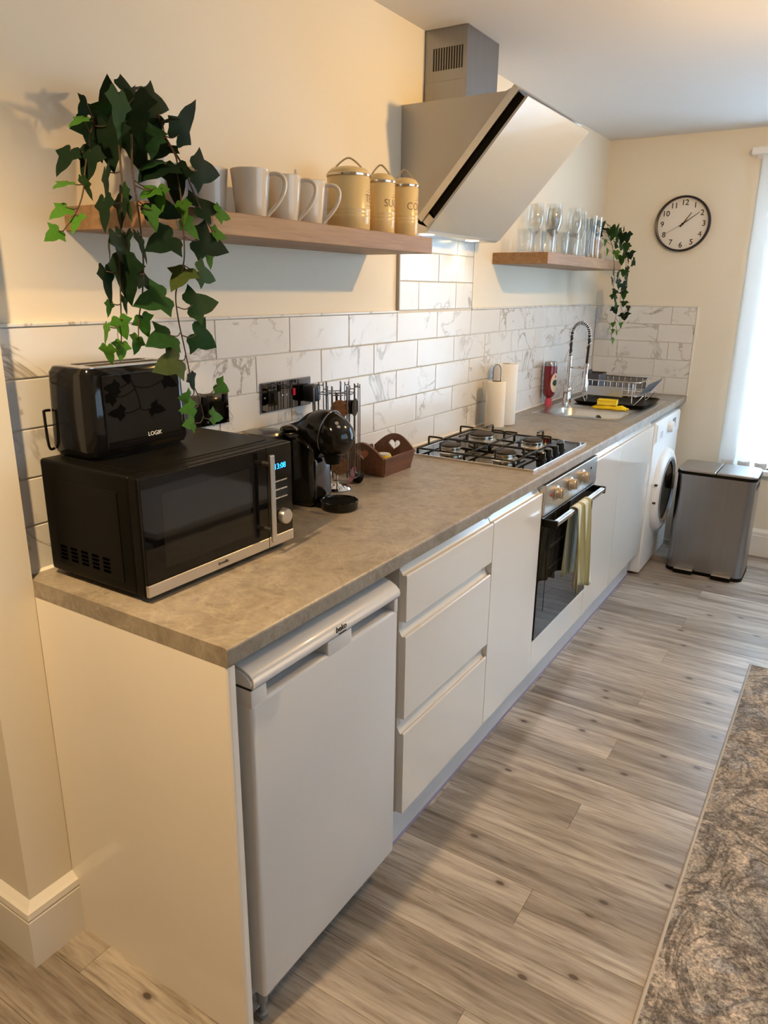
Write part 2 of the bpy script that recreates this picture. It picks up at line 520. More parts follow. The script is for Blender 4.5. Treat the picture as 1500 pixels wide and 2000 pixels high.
def rug_mat():
    m, nt, b = new_mat('rug_pile')
    v = pos_vec(nt)
    n0 = noise(nt, v, 2.6, 7, 0.62, 2.6)
    n1 = noise(nt, v, 7, 8, 0.72, 2.0)
    n2 = noise(nt, v, 120, 4, 0.75, 0.3)
    n3 = noise(nt, v, 3.4, 6, 0.6, 3.0)
    c = ramp(nt, [(0.33, (0.20, 0.185, 0.17)), (0.45, (0.29, 0.25, 0.205)), (0.53, (0.37, 0.30, 0.235)), (0.60, (0.24, 0.225, 0.215)), (0.70, (0.40, 0.385, 0.38))], n0)
    s = nt.nodes.new('ShaderNodeMath'); s.operation = 'SUBTRACT'; s.inputs[1].default_value = 0.5; nt.links.new(n3, s.inputs[0])
    a = nt.nodes.new('ShaderNodeMath'); a.operation = 'ABSOLUTE'; nt.links.new(s.outputs[0], a.inputs[0])
    dark = ramp(nt, [(0.0, (0.85, 0.85, 0.85)), (0.05, (0, 0, 0))], a.outputs[0])
    c = mixc(nt, dark, c, (0.075, 0.062, 0.052))
    pale = ramp(nt, [(0.075, (0, 0, 0)), (0.085, (0.55, 0.55, 0.55)), (0.105, (0, 0, 0))], a.outputs[0])
    c = mixc(nt, pale, c, (0.50, 0.43, 0.35))
    c2 = ramp(nt, [(0.36, (0.45, 0.43, 0.41)), (0.5, (1, 1, 1)), (0.64, (1.5, 1.48, 1.45))], n1)
    c = mixc(nt, 0.85, c, c2, 'MULTIPLY')
    g = ramp(nt, [(0.34, (0.22, 0.20, 0.18)), (0.5, (0.95, 0.94, 0.93)), (0.66, (1.7, 1.66, 1.6))], n2)
    c = mixc(nt, 0.9, c, g, 'MULTIPLY')
    c = mixc(nt, 1.0, c, (1.22, 1.26, 1.32), 'MULTIPLY')
    nt.links.new(c, b.inputs['Base Color'])
    b.inputs['Roughness'].default_value = 0.85
    b.inputs['Sheen Weight'].default_value = 0.15
    bump(nt, b, n2, 0.9, 0.006)
    return m
M['rug'] = rug_mat()
M['rug_edge'] = pbr('rug_binding', (0.50, 0.44, 0.37), 0.8, bump=0.3, nscale=200)

def leaf_mat(name, c0, c1):
    m, nt, b = new_mat(name)
    tc = nt.nodes.new('ShaderNodeTexCoord')
    n = noise(nt, tc.outputs['Object'], 6, 3)
    c = mixc(nt, n, c0, c1)
    nt.links.new(c, b.inputs['Base Color'])
    b.inputs['Roughness'].default_value = 0.55
    b.inputs['Specular IOR Level'].default_value = 0.08
    return m
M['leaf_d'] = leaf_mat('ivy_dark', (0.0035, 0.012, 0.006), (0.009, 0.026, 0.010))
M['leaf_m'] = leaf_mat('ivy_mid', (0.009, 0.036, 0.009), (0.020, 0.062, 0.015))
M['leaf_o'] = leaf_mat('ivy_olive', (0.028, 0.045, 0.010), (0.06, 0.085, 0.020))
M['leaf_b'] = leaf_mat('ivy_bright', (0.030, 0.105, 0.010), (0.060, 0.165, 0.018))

def towel_mat():
    m, nt, b = new_mat('striped_towel')
    g = nt.nodes.new('ShaderNodeNewGeometry')
    sx = nt.nodes.new('ShaderNodeSeparateXYZ'); nt.links.new(g.outputs['Position'], sx.inputs[0])
    a = nt.nodes.new('ShaderNodeMath'); a.operation = 'MULTIPLY'; a.inputs[1].default_value = 1 / 0.075; nt.links.new(sx.outputs['Y'], a.inputs[0])
    fr = nt.nodes.new('ShaderNodeMath'); fr.operation = 'FRACT'; nt.links.new(a.outputs[0], fr.inputs[0])
    c = ramp(nt, [(0.0, (0.28, 0.25, 0.10)), (0.12, (0.60, 0.64, 0.55)), (0.34, (0.74, 0.78, 0.72)), (0.50, (0.48, 0.49, 0.36)), (0.56, (0.64, 0.68, 0.60)), (0.88, (0.38, 0.36, 0.20))], fr.outputs[0], 'CONSTANT')
    nt.links.new(c, b.inputs['Base Color'])
    b.inputs['Roughness'].default_value = 0.9
    bump(nt, b, noise(nt, pos_vec(nt), 500, 2), 0.4)
    return m
M['towel'] = towel_mat()

def pod_mat():
    m, nt, b = new_mat('coffee_bean_print')
    vo = nt.nodes.new('ShaderNodeTexVoronoi'); vo.inputs['Scale'].default_value = 110
    nt.links.new(pos_vec(nt), vo.inputs['Vector'])
    c = ramp(nt, [(0.0, (0.03, 0.012, 0.005)), (0.35, (0.10, 0.04, 0.015)), (0.7, (0.26, 0.12, 0.05))], vo.outputs['Distance'])
    c = mixc(nt, vo.outputs['Color'], c, (0.16, 0.07, 0.03))
    nt.links.new(c, b.inputs['Base Color']); b.inputs['Roughness'].default_value = 0.3
    return m
M['bean'] = pod_mat()
# ================================================================== the room
L, H = 3.887, 2.345
ZW = 0.91                       # worktop height
# floor slab and its planks (they run away from the units, along x)
fl = struct('floor', MB().box(-1.4, 3.6, -2.6, L, -0.10, -0.004), M['dark'])
pw, plen = 0.1333, 1.2
row0 = 2.248 - pw / 2 - 40 * pw
plank_cache = {}
def plank(x0, x1, y0, y1):
    w, d = x1 - x0, y1 - y0
    key = (round(w, 3), round(d, 3))
    if key not in plank_cache:
        plank_cache[key] = MB().box(0.0003, w - 0.0003, 0.0003, d - 0.0003, -0.004, 0, 0.0007, 1).mesh('floor_plank', M['plank'])
    o = bpy.data.objects.new('plank', plank_cache[key])
    COL.objects.link(o); o.location = (x0, y0, 0); o.parent = fl
for r in range(0, 60):
    y0, y1 = row0 + r * pw, row0 + (r + 1) * pw
    y0, y1 = max(y0, -2.6), min(y1, L)
    if y1 - y0 < 0.01: continue
    k = (r - 40) % 3
    off = 0.94 + {0: 0.0, 1: 0.42, 2: -0.38}[k]
    xs = [-1.4] + [x for x in (off + i * plen for i in range(-3, 4)) if -1.35 < x < 3.55] + [3.6]
    for a, b_ in zip(xs, xs[1:]): plank(a, b_, y0, y1)

wl = struct('wall_left', MB().box(-0.15, 0.0, 0.0, L + 0.15, 0, H), M['wall'])
# far wall with the window opening (x 0.93..2.2, z 0.50..2.12)
WX0, WX1, WZ0, WZ1 = 0.93, 2.2, 0.52, 2.14
wf = struct('wall_far', MB().box(0, WX0, L, L + 0.15, 0, H).box(WX1, 3.6, L, L + 0.15, 0, H).box(WX0, WX1, L, L + 0.15, 0, WZ0).box(WX0, WX1, L, L + 0.15, WZ1, H), M['wall'])
# pier beside the end panel, and the passage wall it belongs to
struct('wall_passage', MB().box(-1.4, 0.045, -0.11, 0.0, 0, H), M['wall'])
struct('wall_entry', MB().box(-1.55, -1.4, -2.6, 0.0, 0, H), M['wall'])
struct('wall_back', MB().box(-1.55, 3.75, -2.75, -2.6, 0, H), M['wall'])
RY0, RY1, RZ0, RZ1 = 0.0, 2.6, 0.85, 2.1
struct('wall_right', MB().box(3.6, 3.75, -2.6, RY0, 0, H).box(3.6, 3.75, RY1, L, 0, H).box(3.6, 3.75, RY0, RY1, 0, RZ0).box(3.6, 3.75, RY0, RY1, RZ1, H), M['wall'])
struct('ceiling', MB().box(-1.55, 3.75, -2.75, L + 0.15, H, H + 0.1), M['ceiling'])

# skirting: board with a stepped ogee top
def skirt_profile(d):
    return [(0, 0), (d, 0), (d, 0.125), (d - 0.002, 0.128), (d - 0.002, 0.131), (d, 0.134), (d - 0.002, 0.148), (d - 0.009, 0.153), (0, 0.165)]
bx = MB()
prof = skirt_profile(0.022)
np_ = len(prof)
for st in range(3):          # mitred round the outer corner of the pier
    for p, z in prof:
        bx.v.append(((0.045 + p, 0.0, z), (0.045 + p, -0.11 - p, z), (-1.4, -0.11 - p, z))[st])
for st in range(2):
    for i in range(np_):
        j = (i + 1) % np_
        bx.f.append((st * np_ + i, st * np_ + j, (st + 1) * np_ + j, (st + 1) * np_ + i))
bx.f.append(tuple(range(np_))[::-1]); bx.f.append(tuple(range(2 * np_, 3 * np_)))
struct('baseboard_passage', bx, M['skirting'])
struct('baseboard_far', MB().prism([(L - p, z) for p, z in skirt_profile(0.02)], 'x', 0.62, 3.6), M['skirting'])
struct('baseboard_right', MB().prism([(3.6 - p, z) for p, z in skirt_profile(0.02)], 'y', -2.6, L), M['skirting'])
struct('baseboard_back', MB().prism([(-2.6 + p, z) for p, z in skirt_profile(0.02)], 'x', -1.4, 3.6), M['skirting'])

# windows
def window(name, ax, a0, a1, z0, z1, w0):
    def bar(m, p0, p1, q0, q1, d0, d1):
        if ax == 'x': m.box(p0, p1, w0 + d0, w0 + d1, q0, q1, 0.003, 1)
        else: m.box(w0 + d0, w0 + d1, p0, p1, q0, q1, 0.003, 1)
    f = MB(); t = 0.055
    bar(f, a0, a1, z0, z0 + t, 0.05, 0.11); bar(f, a0, a1, z1 - t, z1, 0.05, 0.11)
    bar(f, a0, a0 + t, z0, z1, 0.05, 0.11); bar(f, a1 - t, a1, z0, z1, 0.05, 0.11)
    mid = (a0 + a1) / 2
    bar(f, mid - 0.03, mid + 0.03, z0, z1, 0.055, 0.105)
    o = struct(name, f, M['light_wall'])
    for p0, p1 in ((a0 + t, mid - 0.03), (mid + 0.03, a1 - t)):
        g = MB(); bar(g, p0, p1, z0 + t, z1 - t, 0.078, 0.082)
        part('pane', g, M['pane'], o)
    s = MB(); bar(s, a0 - 0.03, a1 + 0.03, z0 - 0.03, z0, -0.04 if ax == 'x' else -0.12, 0.05)
    part('window_sill', s, M['light_wall'], o)
window('window_1', 'x', WX0, WX1, WZ0, WZ1, L)
window('window_2', 'y', RY0, RY1, RZ0, RZ1, 3.6)

# vertical blind in front of the far window
vb = thing('vertical_blind', 'white vertical blind of hanging fabric vanes over the window', 'blind', (0.83, L - 0.045, 0.54))
part('head_rail', MB().box(0.775, 2.28, L - 0.075, L - 0.02, 2.205, 2.238, 0.004), M['light_wall'], vb)
part('rail_bracket', MB().box(0.80, 0.83, L - 0.03, L, 2.19, 2.25, 0.003), M['light_wall'], vb)
vane_w, pitch_v = 0.098, 0.0885
vm = MB()
nseg = 6
vv, ff = [], []
for i in range(nseg + 1):
    t = i / nseg - 0.5
    bow = 0.010 * (1 - (2 * t) ** 2)
    for z in (0.0, 1.66): vv.append((t * vane_w, -bow, z))
for i in range(nseg): ff.append((2 * i, 2 * i + 2, 2 * i + 3, 2 * i + 1))
vm.add(vv, ff)
vane_mesh = vm.mesh('vane', M['vane'], True)
wgt_mesh = MB().box(-0.033, 0.033, -0.007, -0.002, -0.012, 0.028, 0.001, 1).mesh('vane_weight', M['white'])
for i in range(16):
    o = bpy.data.objects.new('vane', vane_mesh); COL.objects.link(o); o.parent = vb
    o.location = (0.05 + i * pitch_v, 0.0, 0.0); o.rotation_euler = (0, 0, R(14))
    w = bpy.data.objects.new('vane_weight', wgt_mesh); COL.objects.link(w); w.parent = o
part('pull_chain', MB().tube(smooth_path([(0.835, L - 0.05, 2.2), (0.84, L - 0.05, 1.4), (0.846, L - 0.05, 0.75), (0.852, L - 0.052, 0.70), (0.858, L - 0.05, 0.76), (0.850, L - 0.05, 1.4), (0.845, L - 0.05, 2.2)], 4), 0.0016, 5), M['white'], vb)

# ------------------------------------------------------------------ tiles
ZT = 1.422
TW, TH = 0.302, (ZT - ZW) / 5
HY0, HY1 = 1.513, 2.118
struct_grout = part('grout_bed', MB().box(0, 0.0055, 0.0, L, ZW, ZT).box(0, 0.0055, HY0, HY1, ZT, 1.74), M['grout'], wl)
tile_cache = {}
def tile(parent, org, w, h, ax):
    key = (round(w, 4), round(h, 4), ax)
    if key not in tile_cache:
        g = 0.0016
        b = MB().box(0, 0.0095, g, w - g, g, h - g, 0.0016, 2) if ax == 'x' else MB().box(g, w - g, -0.0095, 0, g, h - g, 0.0016, 2)
        tile_cache[key] = b.mesh('tile', M['tile'])
    o = bpy.data.objects.new('tile', tile_cache[key]); COL.objects.link(o)
    o.location = org; o.parent = parent
def tile_row(y_lo, y_hi, z, h, ref):
    ys = [y_lo]
    k = math.ceil((y_lo - ref) / TW + 1e-6)
    while ref + k * TW < y_hi - 1e-4:
        ys.append(ref + k * TW); k += 1
    ys.append(y_hi)
    for a, b in zip(ys, ys[1:]):
        if b - a > 0.008: tile(wl, (0.0005, a, z), b - a, h, 'x')
for r in range(5):
    tile_row(0.0, L - 0.01, ZW + r * TH, TH, 0.904 if r % 2 == 0 else 0.753)
for r in range(5, 9):
    z = ZT + 0.006 + (r - 5) * TH
    h = min(TH, 1.74 - z)
    if h > 0.02: tile_row(HY0 + 0.008, HY1 - 0.006, z, h, 0.904 if r % 2 == 0 else 0.753)
part('grout_bed', MB().box(0.0, 0.60, L - 0.0055, L, ZW, ZT), M['grout'], wf)
for r in range(5):
    xs = [0.01, 0.302 + 0.09 if r % 2 else 0.16, 0.462 if r % 2 == 0 else 0.598, 0.598]
    for a, b in zip(xs, xs[1:]):
        if b - a > 0.01: tile(wf, (a, L - 0.0005, ZW + r * TH), b - a, TH, 'y')
# tile trims
struct('trim_1', MB().box(0, 0.012, 0.0, HY0, ZT, ZT + 0.007, 0.001, 1).box(0, 0.012, HY1, L, ZT, ZT + 0.007, 0.001, 1), M['tile'])
struct('trim_2', MB().box(0, 0.013, HY0 - 0.001, HY0 + 0.007, ZT + 0.007, 1.74, 0.001, 1), pbr('trim_stone', (0.42, 0.38, 0.32), 0.35))
struct('trim_3', MB().box(0, 0.012, HY1 - 0.006, HY1 + 0.001, ZT + 0.007, 1.74, 0.001, 1), M['bead'])
struct('trim_4', MB().box(0.0, 0.605, L - 0.012, L, ZT, ZT + 0.007, 0.001, 1).box(0.598, 0.606, L - 0.012, L, ZW, ZT, 0.001, 1), M['bead'])
struct('trim_5', MB().prism([(0.009, ZW), (0.016, ZW), (0.009, ZW + 0.006)], 'y', 0.02, L), M['bead'])

# ================================================================== fitted units
XF = 0.596
# worktop (with the cut-out for the sink bowl)
wt = MB()
SX0, SX1, SY0, SY1 = 0.135, 0.505, 2.745, 3.035
r_ = 0.006
prof = [(0.52, 0.872), (0.60 - 0.004, 0.872), (0.60, 0.876)] + [(0.60 - r_ + r_ * math.cos(t), 0.91 - r_ + r_ * math.sin(t)) for t in [R(a) for a in (0, 30, 60, 90)]] + [(0.52, 0.91)]
wt.prism(prof, 'y', 0.0, L - 0.001)
wt.box(0.001, 0.52, 0.0, SY0, 0.872, 0.91).box(0.001, 0.52, SY1, L - 0.001, 0.872, 0.91)
wt.box(0.001, SX0, SY0, SY1, 0.872, 0.91).box(SX1, 0.52, SY0, SY1, 0.872, 0.91)
single('worktop', wt, M['stone'], 'long beige stone-effect kitchen worktop along the tiled wall', 'worktop', (0.3, 1.94, 0.872))

# end panel
pm = MB()
prof = [(0.046, 0.0), (0.046, 0.0179), (0.5985, 0.0179), (0.5985, 0.006), (0.597, 0.002), (0.5925, 0.0)]
pm.prism(prof, 'z', 0.0, 0.8715)
ep = single('end_panel', pm, M['panel'], 'tall cream end panel closing off the near end of the units', 'panel', (0.33, 0.009, 0.0))

# plinth
pl = thing('plinth', 'long pale grey plinth board along the floor under the units', 'plinth', (0.54, 1.9, 0))
part('board', MB().box(0.527, 0.545, 0.60, 3.12, 0.004, 0.15, 0.001, 1), M['plinth'], pl)
part('seal_strip', MB().box(0.5455, 0.5495, 0.60, 3.12, 0.0, 0.006), M['film'], pl, label='violet protective film along the lower edge')

def j_front(name, parent, y0, y1, z0, z1, rail_top, mat=None):
    """a handleless gloss front: slab with rounded lip, and the grip channel above it as a sub-part"""
    x0 = XF - 0.020
    a = [(x0, z0), (XF - 0.001, z0), (XF, z0 + 0.001)]
    a += [(XF - 0.005 + 0.005 * math.cos(R(t)), z1 - 0.005 + 0.005 * math.sin(R(t))) for t in (0, 30, 60, 90)]
    a += [(XF - 0.006, z1 - 0.002), (XF - 0.0102, z1 - 0.0065), (x0, z1 - 0.0145)]
    o = part(name, MB().prism(a, 'y', y0 + 0.0018, y1 - 0.0018), mat or M['door'], parent)
    if rail_top > z1 + 0.004:
        h_ = rail_top - z1
        g = [(XF - 0.0055, z1 - 0.001), (XF - 0.009, z1 - 0.0035), (XF - 0.013, z1 - 0.001), (XF - 0.017, z1 + 0.18 * h_), (XF - 0.0255, z1 + 0.62 * h_), (XF - 0.031, rail_top), (XF - 0.040, rail_top), (XF - 0.040, z1 - 0.03), (XF - 0.0202, z1 - 0.03), (XF - 0.0202, z1 - 0.014), (XF - 0.010, z1 - 0.006)]
        part('grip_channel', MB().prism(g, 'y', y0 + 0.0018, y1 - 0.0018), M['door'], o)
    return o

def carcass(y0, y1, z0=0.15, z1=0.872, x1=0.5755):
    m = MB(); t = 0.018
    m.box(0.02, x1, y0, y0 + t, z0, z1).box(0.02, x1, y1 - t, y1, z0, z1).box(0.02, x1, y0 + t, y1 - t, z0, z0 + t).box(0.02, 0.03, y0 + t, y1 - t, z0 + t, z1).box(0.02, x1 - 0.05, y0 + t, y1 - t, z1 - t, z1)
    return m

Y = [0.612, 1.121, 1.525, 2.122, 2.520, 3.122]
du = thing('drawer_cabinet', 'cream gloss cabinet with three wide drawers beside the white fridge', 'cabinet', (0.3, (Y[0] + Y[1]) / 2, 0.15))
part('body', carcass(Y[0], Y[1]), M['carcass'], du)
for z0, z1, rt_ in ((0.151, 0.398, 0.438), (0.441, 0.676, 0.712), (0.715, 0.840, 0.872)):
    j_front('drawer', du, Y[0], Y[1], z0, z1, rt_)
dc = thing('door_cabinet', 'cream gloss cabinet with one plain door between drawers and oven', 'cabinet', (0.3, (Y[1] + Y[2]) / 2, 0.15))
part('body', carcass(Y[1], Y[2]), M['carcass'], dc)
j_front('door', dc, Y[1], Y[2], 0.151, 0.842, 0.872)
oh = thing('oven_housing', 'cream oven housing cabinet with a narrow gloss panel below the oven', 'cabinet', (0.3, (Y[2] + Y[3]) / 2, 0.15))
part('body', carcass(Y[2], Y[3], 0.15, 0.872, 0.56), M['carcass'], oh)
part('filler_panel', MB().box(XF - 0.02, XF, Y[2] + 0.001, Y[3] - 0.001, 0.151, 0.272, 0.001, 1), M['door'], oh)
for i, lb in ((3, 'narrow cream gloss door cabinet between the oven and the sink cabinet'), (4, 'wide cream gloss door cabinet under the sink beside the washing machine')):
    c_ = thing('door_cabinet', lb, 'cabinet', (0.3, (Y[i] + Y[i + 1]) / 2, 0.15))
    m = carcass(Y[i], Y[i + 1])
    if i == 4:
        m = MB(); t = 0.018
        m.box(0.02, 0.5755, Y[4], Y[4] + t, 0.15, 0.872).box(0.02, 0.5755, Y[5] - t, Y[5], 0.15, 0.872).box(0.02, 0.5755, Y[4], Y[5], 0.15, 0.168)
    part('body', m, M['carcass'], c_)
    j_front('door', c_, Y[i], Y[i + 1], 0.151, 0.842, 0.872)

# ------------------------------------------------------------------ fridge
fr = thing('fridge', 'white undercounter fridge with a curved top edge and two handle recesses', 'fridge', (0.33, 0.285, 0))
FX = 0.604
fy0, fy1 = 0.050, 0.562
part('body', MB().box(0.05, 0.545, 0.052, 0.585, 0.02, 0.832, 0.006), M['white_side'], fr)
door = part('door', MB().box(0.552, FX, fy0, fy1, 0.074, 0.775, 0.009, 3), M['white_app'], fr, 40)
tm = MB()
for a, b in ((fy0, 0.094), (0.283, 0.370), (0.545, fy1)):
    tm.box(0.553, FX - 0.0005, a, b, 0.766, 0.8045, 0.004, 2)
tm.box(0.553, 0.562, fy0 + 0.003, fy1 - 0.003, 0.766, 0.806)
part('handle_recess', tm, M['white_app'], door, 40)
lid = [(0.545, 0.8052), (FX - 0.003, 0.8052), (FX + 0.003, 0.808), (FX + 0.006, 0.815), (FX + 0.004, 0.824), (FX - 0.006, 0.834), (FX - 0.022, 0.842), (FX - 0.042, 0.847), (0.545, 0.848)]
lm = MB()
b = bmesh.new()
n = len(lid)
vs = [[b.verts.new((p[0], y, p[1])) for p in lid] for y in (fy0 - 0.001, fy1 + 0.003)]
b.faces.new(vs[0][::-1]); b.faces.new(vs[1])
for i in range(n): b.faces.new((vs[0][i], vs[0][(i + 1) % n], vs[1][(i + 1) % n], vs[1][i]))
bmesh.ops.recalc_face_normals(b, faces=b.faces[:])
ends = [e for e in b.edges if abs(e.verts[0].co.y - e.verts[1].co.y) < 1e-6]
bmesh.ops.bevel(b, geom=ends, offset=0.005, segments=2, affect='EDGES')
lm.bm(b)
part('top_edge', lm, M['white_app'], fr, 50)
part('door_seam', MB().box(0.556, FX - 0.0012, fy0 + 0.0005, fy1 - 0.0005, 0.8035, 0.8055), M['dark'], fr)
part('brand_mark', text_mb('beko', 0.019, face_x(FX + 0.0055, 0.322, 0.8235), bold=0.0004).box(FX + 0.0055, FX + 0.0064, 0.312, 0.338, 0.8115, 0.8133), M['clock_ink'], fr)
part('hinge_foot', MB().lathe([(0.009, 0.0), (0.012, 0.004), (0.012, 0.012), (0.006, 0.014), (0.006, 0.04), (0.012, 0.042), (0.012, 0.0738)], (0.580, 0.066, 0.0), 16), M['grey_plastic'], fr, 30)
for y in (0.08, 0.54):
    part('foot', MB().lathe([(0.016, 0.0), (0.018, 0.004), (0.016, 0.010), (0.007, 0.012), (0.007, 0.022)], (0.50, y, 0), 14), M['grey_plastic'], fr, 30)

# ------------------------------------------------------------------ oven
ov = thing('oven', 'built-in black glass oven with steel control panel', 'oven', (0.35, 1.82, 0.276))
oy0, oy1 = Y[2] + 0.003, Y[3] - 0.003
OX = 0.6
part('body', MB().box(0.08, 0.558, oy0 + 0.02, oy1 - 0.02, 0.277, 0.852), M['grey_plastic'], ov)
part('control_panel', MB().box(0.562, OX + 0.004, oy0, oy1, 0.757, 0.867, 0.002), M['steel'], ov)
dr = part('oven_door', MB().box(0.562, OX, oy0, oy1, 0.280, 0.749, 0.003), M['black_glass'], ov)
part('trim_line', MB().box(0.565, OX + 0.002, oy0, oy1, 0.7495, 0.7535), M['steel'], ov)
wv = MB()
part('door_window', MB().box(OX - 0.001, OX + 0.0012, oy0 + 0.075, oy1 - 0.075, 0.372, 0.665, 0.0005, 1), pbr('oven_window', (0.012, 0.012, 0.014), 0.04, spec=0.4), dr)
for z in (0.62, 0.612, 0.53):
    part('shelf_rail', MB().box(OX + 0.0010, OX + 0.0018, oy0 + 0.10, oy0 + 0.24, z, z + 0.003), M['steel'], dr)
hz0, hz1 = 0.722, 0.742
for a_ in (oy0 + 0.006, oy1 - 0.022):
    part('handle_bracket', MB().box(OX - 0.001, 0.650, a_, a_ + 0.016, hz0 - 0.006, hz1 + 0.002, 0.003), M['black_satin'], dr)
part('handle', MB().box(0.632, 0.650, oy0 + 0.022, oy1 - 0.022, hz0, hz1, 0.004), M['steel'], dr, label='steel bar handle')
kn = MB().lathe([(0.0, 0.0), (0.026, 0.0), (0.026, 0.004), (0.020, 0.006), (0.019, 0.020), (0.017, 0.023), (0.0, 0.023)], M=Matrix.Rotation(R(90), 4, 'Y'), seg=28)
kn.box(0.006, 0.026, -0.004, 0.004, -0.019, 0.019, 0.002)
km = kn.mesh('knob', M['knob_beige'], 35)
for y in (1.640, 1.790, 1.930):
    o = bpy.data.objects.new('knob', km); COL.objects.link(o); o.parent = ov
    o.location = Vector((OX + 0.004, y, 0.818)) - origin_of(ov)
for y, z, m in ((1.583, 0.822, 'red'), (2.035, 0.83, 'clock_ink')):
    part('indicator', MB().lathe([(0, 0), (0.006, 0), (0.005, 0.002), (0, 0.0025)], (OX + 0.004, y, z), 14, Matrix.Rotation(R(90), 4, 'Y')), M[m], ov)

# towel over the oven handle
def towel():
    ys = 26
    y0, y1 = 1.735, 1.900
    front = [(0.6515, 0.430 + 0.012 * i) for i in range(26)]
    path = []
    zb = 0.455
    for i in range(14): path.append((0.625, zb + (0.728 - zb) * i / 13))
    for a in range(1, 8):
        t = math.pi - math.pi * a / 8
        path.append((0.641 + 0.016 * math.cos(t), 0.734 + 0.0135 * math.sin(t)))
    zf = 0.410
    for i in range(22): path.append((0.6570, 0.728 - (0.728 - zf) * i / 21))
    v, f = [], []
    n = len(path)
    for j in range(ys):
        s = j / (ys - 1)
        for i, (x, z) in enumerate(path):
            hang = max(0.0, (0.728 - z) / 0.32)
            spread = 1 + 0.22 * hang
            yy = (y0 + y1) / 2 + (s - 0.5) * (y1 - y0) * spread
            amp = 0.0045 + 0.013 * hang
            fold = amp * (math.sin(s * 15 + 0.7) + 0.5 * math.sin(s * 31 + 2 * hang))
            front_side = i > 17
            dx = (fold + 0.012 * hang) if front_side else -0.25 * abs(fold) * min(1, hang * 3)
            if not front_side: dx = max(dx, -0.012)
            zz = z + (0.018 * math.sin(s * 5.0) * hang if front_side else 0.02 * math.sin(s * 4 + 1) * hang)
            v.append((x + max(dx, -0.004 if front_side else dx), yy, zz))
    for j in range(ys - 1):
        for i in range(n - 1):
            a = j * n + i
            f.append((a, a + 1, a + n + 1, a + n))
    m = MB(); m.add(v, f)
    return m
tw = single('tea_towel', towel(), M['towel'], 'striped green and cream tea towel hanging over the oven handle', 'towel', (0.64, 1.818, 0.74), True)
sd = tw.modifiers.new('thickness', 'SOLIDIFY'); sd.thickness = 0.002; sd.offset = 0

# ------------------------------------------------------------------ washing machine
wm = thing('washing_machine', 'white front-loading washing machine at the far end of the worktop', 'washing machine', (0.3, 3.44, 0))
wy0, wy1, WXF = 3.142, 3.745, 0.601
part('body', MB().box(0.03, WXF, wy0, wy1, 0.014, 0.85, 0.008, 3), M['white'], wm, 40)
for y in (wy0 + 0.05, wy1 - 0.05):
    for x in (0.08, 0.55):
        part('foot', MB().lathe([(0.02, 0), (0.022, 0.008), (0.014, 0.0145)], (x, y, 0), 12), M['rubber'], wm)
part('control_strip', MB().box(WXF - 0.001, WXF + 0.003, wy0 + 0.01, wy1 - 0.01, 0.735, 0.842, 0.0015, 1), M['white'], wm)
part('drawer_front', MB().box(WXF + 0.001, WXF + 0.008, wy0 + 0.02, wy0 + 0.17, 0.745, 0.835, 0.002), M['white'], wm)
part('drawer_grip', MB().box(WXF + 0.0075, WXF + 0.0085, wy0 + 0.10, wy0 + 0.155, 0.755, 0.79, 0.0004, 1), pbr('grip_grey', (0.5, 0.5, 0.5), 0.5), wm)
part('programme_dial', MB().lathe([(0.0, 0), (0.034, 0), (0.033, 0.012), (0.028, 0.026), (0.0, 0.027)], (WXF + 0.003, wy0 + 0.31, 0.79), 28, Matrix.Rotation(R(90), 4, 'Y')), M['white'], wm, 35)
part('display', MB().box(WXF + 0.003, WXF + 0.005, wy0 + 0.40, wy0 + 0.48, 0.765, 0.82, 0.0005, 1), M['grey_plastic'], wm)
RX = Matrix.Rotation(R(90), 4, 'Y')
dc_ = (WXF, 3.445, 0.43)
rg = part('door_ring', MB().lathe([(0.175, 0.0), (0.238, 0.0), (0.238, 0.014), (0.228, 0.030), (0.205, 0.040), (0.180, 0.036), (0.172, 0.020)], dc_, 56, RX, cap=False), M['white'], wm, 40)
part('door_glass', MB().lathe([(0.174, 0.018), (0.170, 0.028), (0.150, 0.024), (0.10, 0.004), (0.0, 0.002)], dc_, 48, RX, cap=False), M['black_glass'], rg, True)
part('door_bezel', MB().lathe([(0.168, 0.026), (0.186, 0.038), (0.190, 0.041), (0.178, 0.042), (0.166, 0.030)], dc_, 48, RX, cap=False), pbr('bezel_grey', (0.35, 0.35, 0.36), 0.3), rg, 40)
part('door_handle', MB().box(WXF + 0.036, WXF + 0.044, 3.60, 3.645, 0.40, 0.49, 0.003), pbr('handle_grey', (0.25, 0.24, 0.25), 0.35), rg)
for z in (0.40, 0.50):
    part('hinge_slot', MB().box(WXF + 0.014, WXF + 0.030, 3.205, 3.216, z, z + 0.010, 0.001, 1), M['dark'], rg)
